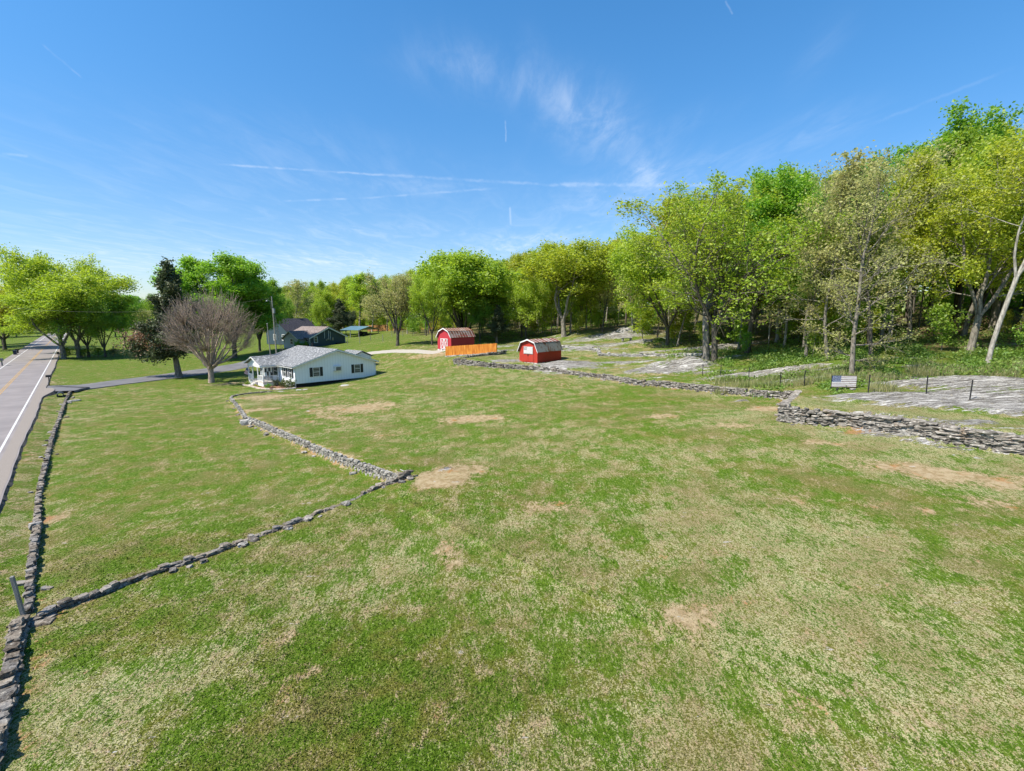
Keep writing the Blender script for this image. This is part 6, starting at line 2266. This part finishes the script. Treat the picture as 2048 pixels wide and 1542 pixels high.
KINDS = [('tall_a', L_mid, 'mid green'), ('tall_b', L_lime, 'lime green'), ('tall_c', L_yellow, 'yellow green'), ('slim_a', L_lime, 'lime green'), ('tall_b', L_bright, 'rich green'), ('tall_a', L_lime, 'lime green'), ('oak_a', L_lime, 'lime green'), ('oak_c', L_yellow, 'yellow green'),
         ('thin_a', L_pale, 'pale budding'), ('thin_b', L_pale, 'pale budding'), ('slim_a', L_yellow, 'yellow green'), ('tall_c', L_lime, 'lime green')]
rr = random.Random(5)
tn = np.diff(EDGE[:, :2], axis=0)


def edge_pt(s):
    L = np.hypot(*tn.T)
    for k in range(len(L)):
        if s <= L[k] or k == len(L) - 1:
            q = EDGE[k, :2] + tn[k] * (s / L[k])
            n = np.array((-tn[k][1], tn[k][0])) / L[k]
            return q, n
        s -= L[k]


ELEN = float(np.hypot(*tn.T).sum())
count = 0
placed = []
for row, (depth, gap) in enumerate([(1.5, 7.0), (6, 6.2), (12, 6.4), (19, 7.2), (27, 8.0), (36, 9.5)]):
    s = rr.uniform(0, gap)
    while s < ELEN:
        q, n = edge_pt(s)
        p = q + n * (depth + rr.uniform(-2.2, 2.2)) + np.array((rr.uniform(-1.2, 1.2), rr.uniform(-1.2, 1.2)))
        s += gap * rr.uniform(.75, 1.25) * (1.0 if q[0] > -45 else 1.5)
        px = 1024 + 1000 * p[0] / (p[1] * CP)          # bearing, good enough to choose the kind and height
        if px < 300 or px > 2600 or (row == 0 and rr.random() < .25):
            continue
        if any((p[0] - a) ** 2 + (p[1] - b) ** 2 < 5.5 for a, b in placed):
            continue
        if px > 2200 and row > 3:
            continue
        placed.append(p)
        sky_y = float(np.interp(px, sx_, sy_))
        z = gz(p[0], p[1])
        drop = {0: rr.uniform(30, 120) if px > 1230 else rr.uniform(15, 60), 1: rr.uniform(5, 70) if px > 1230 else rr.uniform(0, 35), 2: rr.uniform(-4, 45), 3: rr.uniform(-6, 30)}.get(row, rr.uniform(-2, 25))
        h = min(26 if px > 1200 else 22, max(7, top_z(sky_y + drop * min(1, 60 / p[1] + .25), p[1]) - z))
        pale = 1.5 if 560 < px < 860 else .8 if px < 1230 else .9 if 1590 < px < 1720 else .35
        kk = rr.choices(KINDS, [1.6 if px > 1250 else 1, 2, 1.6 if px < 1250 else .8, 1.6, 1.2 if px > 1300 else .4, 1.6, .35, .35, pale * 1.4, pale * 1.3, 1.0, 1.2])[0]
        lab = f'{kk[2]} woodland tree {zone(px)} ' + ('at the front edge of the wood' if row < 2 else 'deeper in the wood')
        tree(kk[0], (p[0], p[1], z), h, None, name='woodland_tree', label=lab, group=lab, leafm=kk[1], barkm=rr.choice([B_dark, B_grey, B_grey, B_pale]))
        count += 1
# young growth under and before the wood
ns = 0
s = 0
while s < ELEN:
    q, n = edge_pt(s)
    p = q + n * (rr.uniform(-1.0, 5) if rr.random() < .5 else rr.uniform(5, 24)) + np.array((rr.uniform(-1.5, 1.5), rr.uniform(-1.5, 1.5)))
    s += rr.uniform(1.2, 2.6)
    px = 1024 + 1000 * p[0] / (p[1] * CP)
    if px < 560 or px > 2200:
        continue
    z = gz(p[0], p[1])
    c_ = rr.choice([('lime green', L_lime), ('mid green', L_mid), ('lime green', L_lime), ('rich green', L_bright), ('yellow green', L_yellow)])
    lab = f'{c_[0]} young sapling in the undergrowth {zone(px)}'
    tree(rr.choice(['sapling', 'sapling_b']), (p[0], p[1], z), rr.uniform(2.5, 6.5), None, name='sapling', label=lab, group=lab, leafm=c_[1], barkm=B_grey)
    ns += 1
s = 0
while s < ELEN:
    q, n = edge_pt(s)
    p = q + n * rr.uniform(2, 22) + np.array((rr.uniform(-1.5, 1.5), rr.uniform(-1.5, 1.5)))
    s += rr.uniform(1.6, 3.4)
    px = 1024 + 1000 * p[0] / (p[1] * CP)
    if px < 980 or px > 2200:
        continue
    z = gz(p[0], p[1])
    c_ = rr.choice([('lime green', L_lime), ('mid green', L_mid), ('yellow green', L_yellow)])
    lab = f'{c_[0]} slim pole trunked tree among the big trunks {zone(px)}'
    tree('pole', (p[0], p[1], z), rr.uniform(9, 15), None, name='slim_tree', label=lab, group=lab, leafm=c_[1], barkm=rr.choice([B_grey, B_pale, B_grey]))
# trees far off beyond the fields on the left
for k in range(46):
    px = rr.uniform(-260, 600)
    tt = rr.uniform(215, 330)
    if 40 < px < 150 and tt < 320:
        tt = 330
    p = at_t(px, 640, tt)
    al, ac = road_coords(p.x, p.y)
    if -12 < ac < 8:
        continue
    z = gz(p.x, p.y)
    h = max(8, min(24, top_z(rr.uniform(584, 608), p.y) - z))
    side_ = 'across the road at the left' if ac < 0 else 'beyond the left field'
    c_ = rr.choice([('mid green', L_mid), ('lime green', L_lime), ('rich green', L_bright)])
    lab = f'{c_[0]} distant tree {side_}'
    tree(rr.choice(['far_tree', 'far_tree_b']), (p.x, p.y, z), h, h * rr.uniform(.7, 1.0), name='distant_tree', label=lab, group=lab, leafm=c_[1])
for px, tt, top, wpx, key, lm, lab in [(250, 150, 586, 60, 'oak_b', L_bright, 'rounded green tree between the roadside row and the cedar'), (280, 170, 594, 50, 'oak_a', L_mid, 'smaller green tree left behind the cedar'), (290, 140, 618, 50, 'thin_b', L_pale, 'greyish twiggy tree left of the cedar'),
                                       (330, 165, 590, 60, 'oak_b', L_mid, 'green tree directly behind the cedar'), (5, 170, 615, 60, 'oak_b', L_mid, 'dark tree across the road at far left edge'), (-60, 150, 560, 130, 'oak_a', L_mid, 'large tree outside the left edge across the road'),
                                       (565, 150, 590, 55, 'oak_a', L_mid, 'green tree behind the utility pole'), (590, 185, 560, 60, 'thin_b', L_pale, 'bare greyish tree above the navy roof'), (680, 160, 600, 50, 'cedar', L_dark, 'dark evergreen right of the navy house roof'), (693, 158, 618, 40, 'oak_b', L_dark, 'low dark bushy tree between navy house and carport'), (640, 165, 600, 45, 'oak_a', L_lime, 'light green tree above the navy house ridge'),
                                       (745, 168, 590, 70, 'thin_a', L_pale, 'pale budding tree above the blue carport'), (720, 176, 545, 66, 'tall_b', L_lime, 'lime tall tree left of the pale one over the carport'), (775, 165, 575, 60, 'thin_b', L_pale, 'pale budding tree right of the carport')]:
    p = at_t(px, 690, tt)
    z = gz(p.x, p.y)
    tree(key, (p.x, p.y, z), max(3, top_z(top, p.y) - z), wpx * tt / 1000, name='cedar_tree' if key == 'cedar' else 'broadleaf_tree', label=lab, leafm=lm)
print('wood trees', count, 'saplings', ns)

# the wood goes on behind as one mass
g = Grower(99)
for k in range(6500):
    s = g.r.uniform(0, ELEN)
    q, n = edge_pt(s)
    dpt = g.r.uniform(40, 75)
    p = q + n * dpt
    px = 1024 + 1000 * p[0] / (p[1] * CP)
    z = gz(p[0], p[1])
    top = min(20, max(8, top_z(float(np.interp(px, sx_, sy_)) + 18, p[1]) - z))
    g.lc.append(np.array((p[0], p[1], z + .3 + top * g.r.random() ** 1.3)))
V, Fq, tone = leaf_arrays(g, 16, 1.3, 1.1)
tag(link(bpy.data.objects.new('deep_woodland', mesh_with_tint('deep_woodland', V, Fq, tone, L_mid))), kind='stuff')

def rock_at(x, y):
    i, j = np.searchsorted(AX, x), np.searchsorted(AY, y)
    return float(rockc.reshape(ny, nx)[min(j, ny - 1), min(i, nx - 1)])


# --- ground cover at the wood's edge
g = Grower(101)
pts, hts = [], []
for (px0, px1, py0, py1, n, hmax) in [(1440, 2048, 700, 752, 4600, .75), (1420, 1640, 712, 752, 1100, .6), (1640, 1690, 776, 790, 60, .1), (1330, 1480, 680, 712, 700, .5), (1150, 1340, 652, 676, 800, .7), (1560, 1800, 690, 760, 1500, .8), (1500, 1760, 760, 778, 350, .25), (1760, 2060, 755, 776, 420, .35), (1000, 1160, 662, 682, 700, .7), (900, 1040, 668, 680, 250, .5)]:
    for k in range(n):
        px, py = g.r.uniform(px0, px1), g.r.uniform(py0, py1)
        pts.append((px, py, hmax))
for px, py, hm in pts:
    r_ = ray(px, py)
    # plane-sweep once: depth from the row, good enough for scattering
    tt = float(np.interp(py, [650, 670, 690, 705, 720, 735, 750, 765, 780, 795], [104, 94, 76, 62, 52, 48, 44.5, 42, 40, 36]))
    tt *= 1 + .18 * np.clip((1700 - px) / 400, -.6, 1.2)
    x, y = r_.x * tt, r_.y * tt
    nz = float(vnoise(np.array([x]), np.array([y]), 2.4, 21)[0])
    if nz < .36 or rock_at(x, y) > .62:
        continue
    z = gz(x, y)
    g.lc.append(np.array((x, y, z + hm * nz * g.r.uniform(.1, .9))))
V, Fq, tone = leaf_arrays(g, 9, .26, .20, flat=.5, upn=1.0)
tag(link(bpy.data.objects.new('undergrowth', mesh_with_tint('undergrowth', V, Fq, tone, L_weed))), kind='stuff')


def blades(name, spots, hmin, hmax, wid, mat, bend=.35):
    """thin bent grass blades, three points each"""
    S = np.array(spots)
    n = len(S)
    h = RNG.uniform(hmin, hmax, n)
    a = RNG.uniform(0, 6.28, n)
    b = RNG.uniform(0, 6.28, n)
    wv = np.stack([np.cos(a), np.sin(a), np.zeros(n)], 1) * wid * .5
    bd = np.stack([np.cos(b), np.sin(b), np.zeros(n)], 1) * (h * bend * RNG.uniform(.2, 1.2, n))[:, None]
    up = np.stack([np.zeros(n), np.zeros(n), h], 1)
    V = np.stack([S - wv, S + wv, S + up * .6 + bd * .4 + wv * .7, S + up * .6 + bd * .4 - wv * .7, S + up + bd + wv * .1, S + up + bd - wv * .1], 1).reshape(-1, 3)
    k = np.arange(n) * 6
    Fq = np.vstack([np.stack([k, k + 1, k + 2, k + 3], 1), np.stack([k + 3, k + 2, k + 4, k + 5], 1)])
    tone = np.repeat(RNG.random(n), 6)
    return tag(link(bpy.data.objects.new(name, mesh_with_tint(name, V, Fq, tone, mat))), kind='stuff')


G_tall = leaf_mat('tall_grass', (.20, .23, .06), (.48, .42, .22), (.17, .26, .04), .6, .3)
sp = []
for k in range(26000):
    px, py = RNG.uniform(1430, 2060), RNG.uniform(738, 784)
    if px < 1720 and py > 770:
        continue
    tt = float(np.interp(py, [735, 750, 765, 780, 795], [48, 44.5, 42, 40, 36])) * (1 + .18 * np.clip((1700 - px) / 400, -.6, 1.2))
    r_ = ray(px, py)
    x, y = r_.x * tt, r_.y * tt
    sp.append((x, y))
sp = np.array(sp)
m_ = (vnoise(sp[:, 0], sp[:, 1], 1.9, 31) > .45) & (np.array([rock_at(a, b) for a, b in sp]) < .6)
sp = sp[m_]
sp = np.c_[sp, ground(sp[:, 0], sp[:, 1])]
blades('tall_grass', sp, .25, .75, .035, G_tall)

# --- low bushes in the shade of the roadside row
for px, py, tt, h, wd, lm, lab in [(137, 714, 110, 2.4, 3.2, L_lime, 'lime bush at the foot of the first roadside oak'), (168, 712, 112, 2.0, 3.0, L_mid, 'dark green bush between the roadside trunks'), (196, 711, 113, 2.2, 3.4, L_mid, 'green bush before the third roadside tree'), (228, 710, 113, 2.0, 3.0, L_dark, 'dusky bush right of the roadside row')]:
    p = on(px, py, tt)
    tree('sapling_b', p, h, wd, name='bush', label=lab, leafm=lm, cat='bush')
# --- shrubs of the flower bed and by the navy house
for u, v, h, wd, lm, lab in [(-.55, .35, 1.5, 1.6, L_bush, 'big rounded olive shrub at the house corner in the flower bed'), (-.7, 2.1, 1.35, 1.3, L_bush, 'brownish green shrub second from the house corner'), (-.8, 4.0, 1.15, 1.5, L_dark, 'dark low shrub in front of the porch railing'),
                             (-2.3, 3.2, .75, 1.0, L_bright, 'vivid green little mound plant in the flower bed'), (-2.6, .9, .55, .7, L_rust, 'rusty small plant at the front of the flower bed'), (-2.9, 6.2, .4, .6, L_yellow, 'tiny yellow green plant beside the porch steps'), (-3.0, 4.6, .4, .55, L_lime, 'tiny lime plant at the bed edging'), (-2.0, 2.0, .35, .5, L_yellow, 'tiny yellow plant between the shrubs'), (-3.1, 8.4, .7, .9, L_lime, 'green clump at the far end of the flower bed')]:
    p = loc_to_world(house, (u, v, 0))
    p.z = gz(p.x, p.y)
    tree('shrub', p, h, wd, name='shrub', label=lab, leafm=lm, cat='shrub')
for u, v, h, wd, lab in [(-2.6, 1.0, 1.5, 2.4, 'bright green bush before the pale gable of the navy house'), (-.9, .4, 1.2, 1.6, 'bright green bush along the navy house side wall')]:
    p = loc_to_world(nh, (u, v, 0))
    p.z = gz(p.x, p.y)
    tree('shrub', p, h + .6, wd, name='shrub', label=lab, leafm=L_bright, cat='shrub')


# --- the short turf nearest the viewpoint stands up in blades; they take the turf's own colours
NB = 330000
ang = RNG.uniform(-.86, .86, NB)
dist = 8.5 * np.exp(RNG.random(NB) * math.log(34 / 8.5))
bx, by = np.sin(ang) * dist * 1.05, np.cos(ang) * dist
_, ac_b = road_coords(bx, by)
keep = (ac_b > 1.6) & (RNG.random(NB) > sstep(24, 34, dist) * .8)
bx, by = bx[keep], by[keep]
ii = np.clip(np.rint((bx - AX[0]) * 0 + np.searchsorted(AX, bx)).astype(int), 0, nx - 1)
jj = np.clip(np.searchsorted(AY, by), 0, ny - 1)
cell = jj * nx + ii
ok = (rockc[cell] < .45) & (soil[cell] < .6) & (orange[cell] < .5)
bx, by, cell = bx[ok], by[ok], cell[ok]
n = len(bx)
bz = ground(bx, by, fast_base) - .012
h = RNG.uniform(.02, .046, n) * (1.15 - .5 * np.clip(dry[cell], 0, 1))
h *= 1 - .55 * sstep(20, 33, np.hypot(bx, by))
h *= np.where(RNG.random(n) < .02, 1.8, 1.0)
a = RNG.uniform(0, 6.28, n)
b = RNG.uniform(0, 6.28, n)
S = np.stack([bx, by, bz], 1)
wv = np.stack([np.cos(a), np.sin(a), np.zeros(n)], 1) * (.010 + .0006 * np.hypot(bx, by))[:, None]
bd = np.stack([np.cos(b), np.sin(b), np.zeros(n)], 1) * (h * RNG.uniform(.3, 1.5, n))[:, None]
up = np.stack([np.zeros(n), np.zeros(n), h], 1)
V = np.stack([S - wv, S + wv, S + up + bd + wv * .35, S + up + bd - wv * .35], 1).reshape(-1, 3)
bme = np_mesh('grass', V, np.arange(4 * n).reshape(n, 4), gm)
for nm, src in (('mask_a', (np.clip(dry, 0, 1.2), np.clip(soil, 0, 1), rockc, np.clip(orange, 0, 1))), ('mask_b', (np.clip(duff, 0, 1), np.clip(lush, 0, 1), path, np.clip(strawbed, 0, 1)))):
    q = bme.attributes.new(nm, 'FLOAT_COLOR', 'POINT')
    q.data.foreach_set('color', np.repeat(np.stack([c_[cell] for c_ in src], 1), 4, 0).astype(np.float32).ravel())
tag(link(bpy.data.objects.new('grass', bme)), kind='stuff')
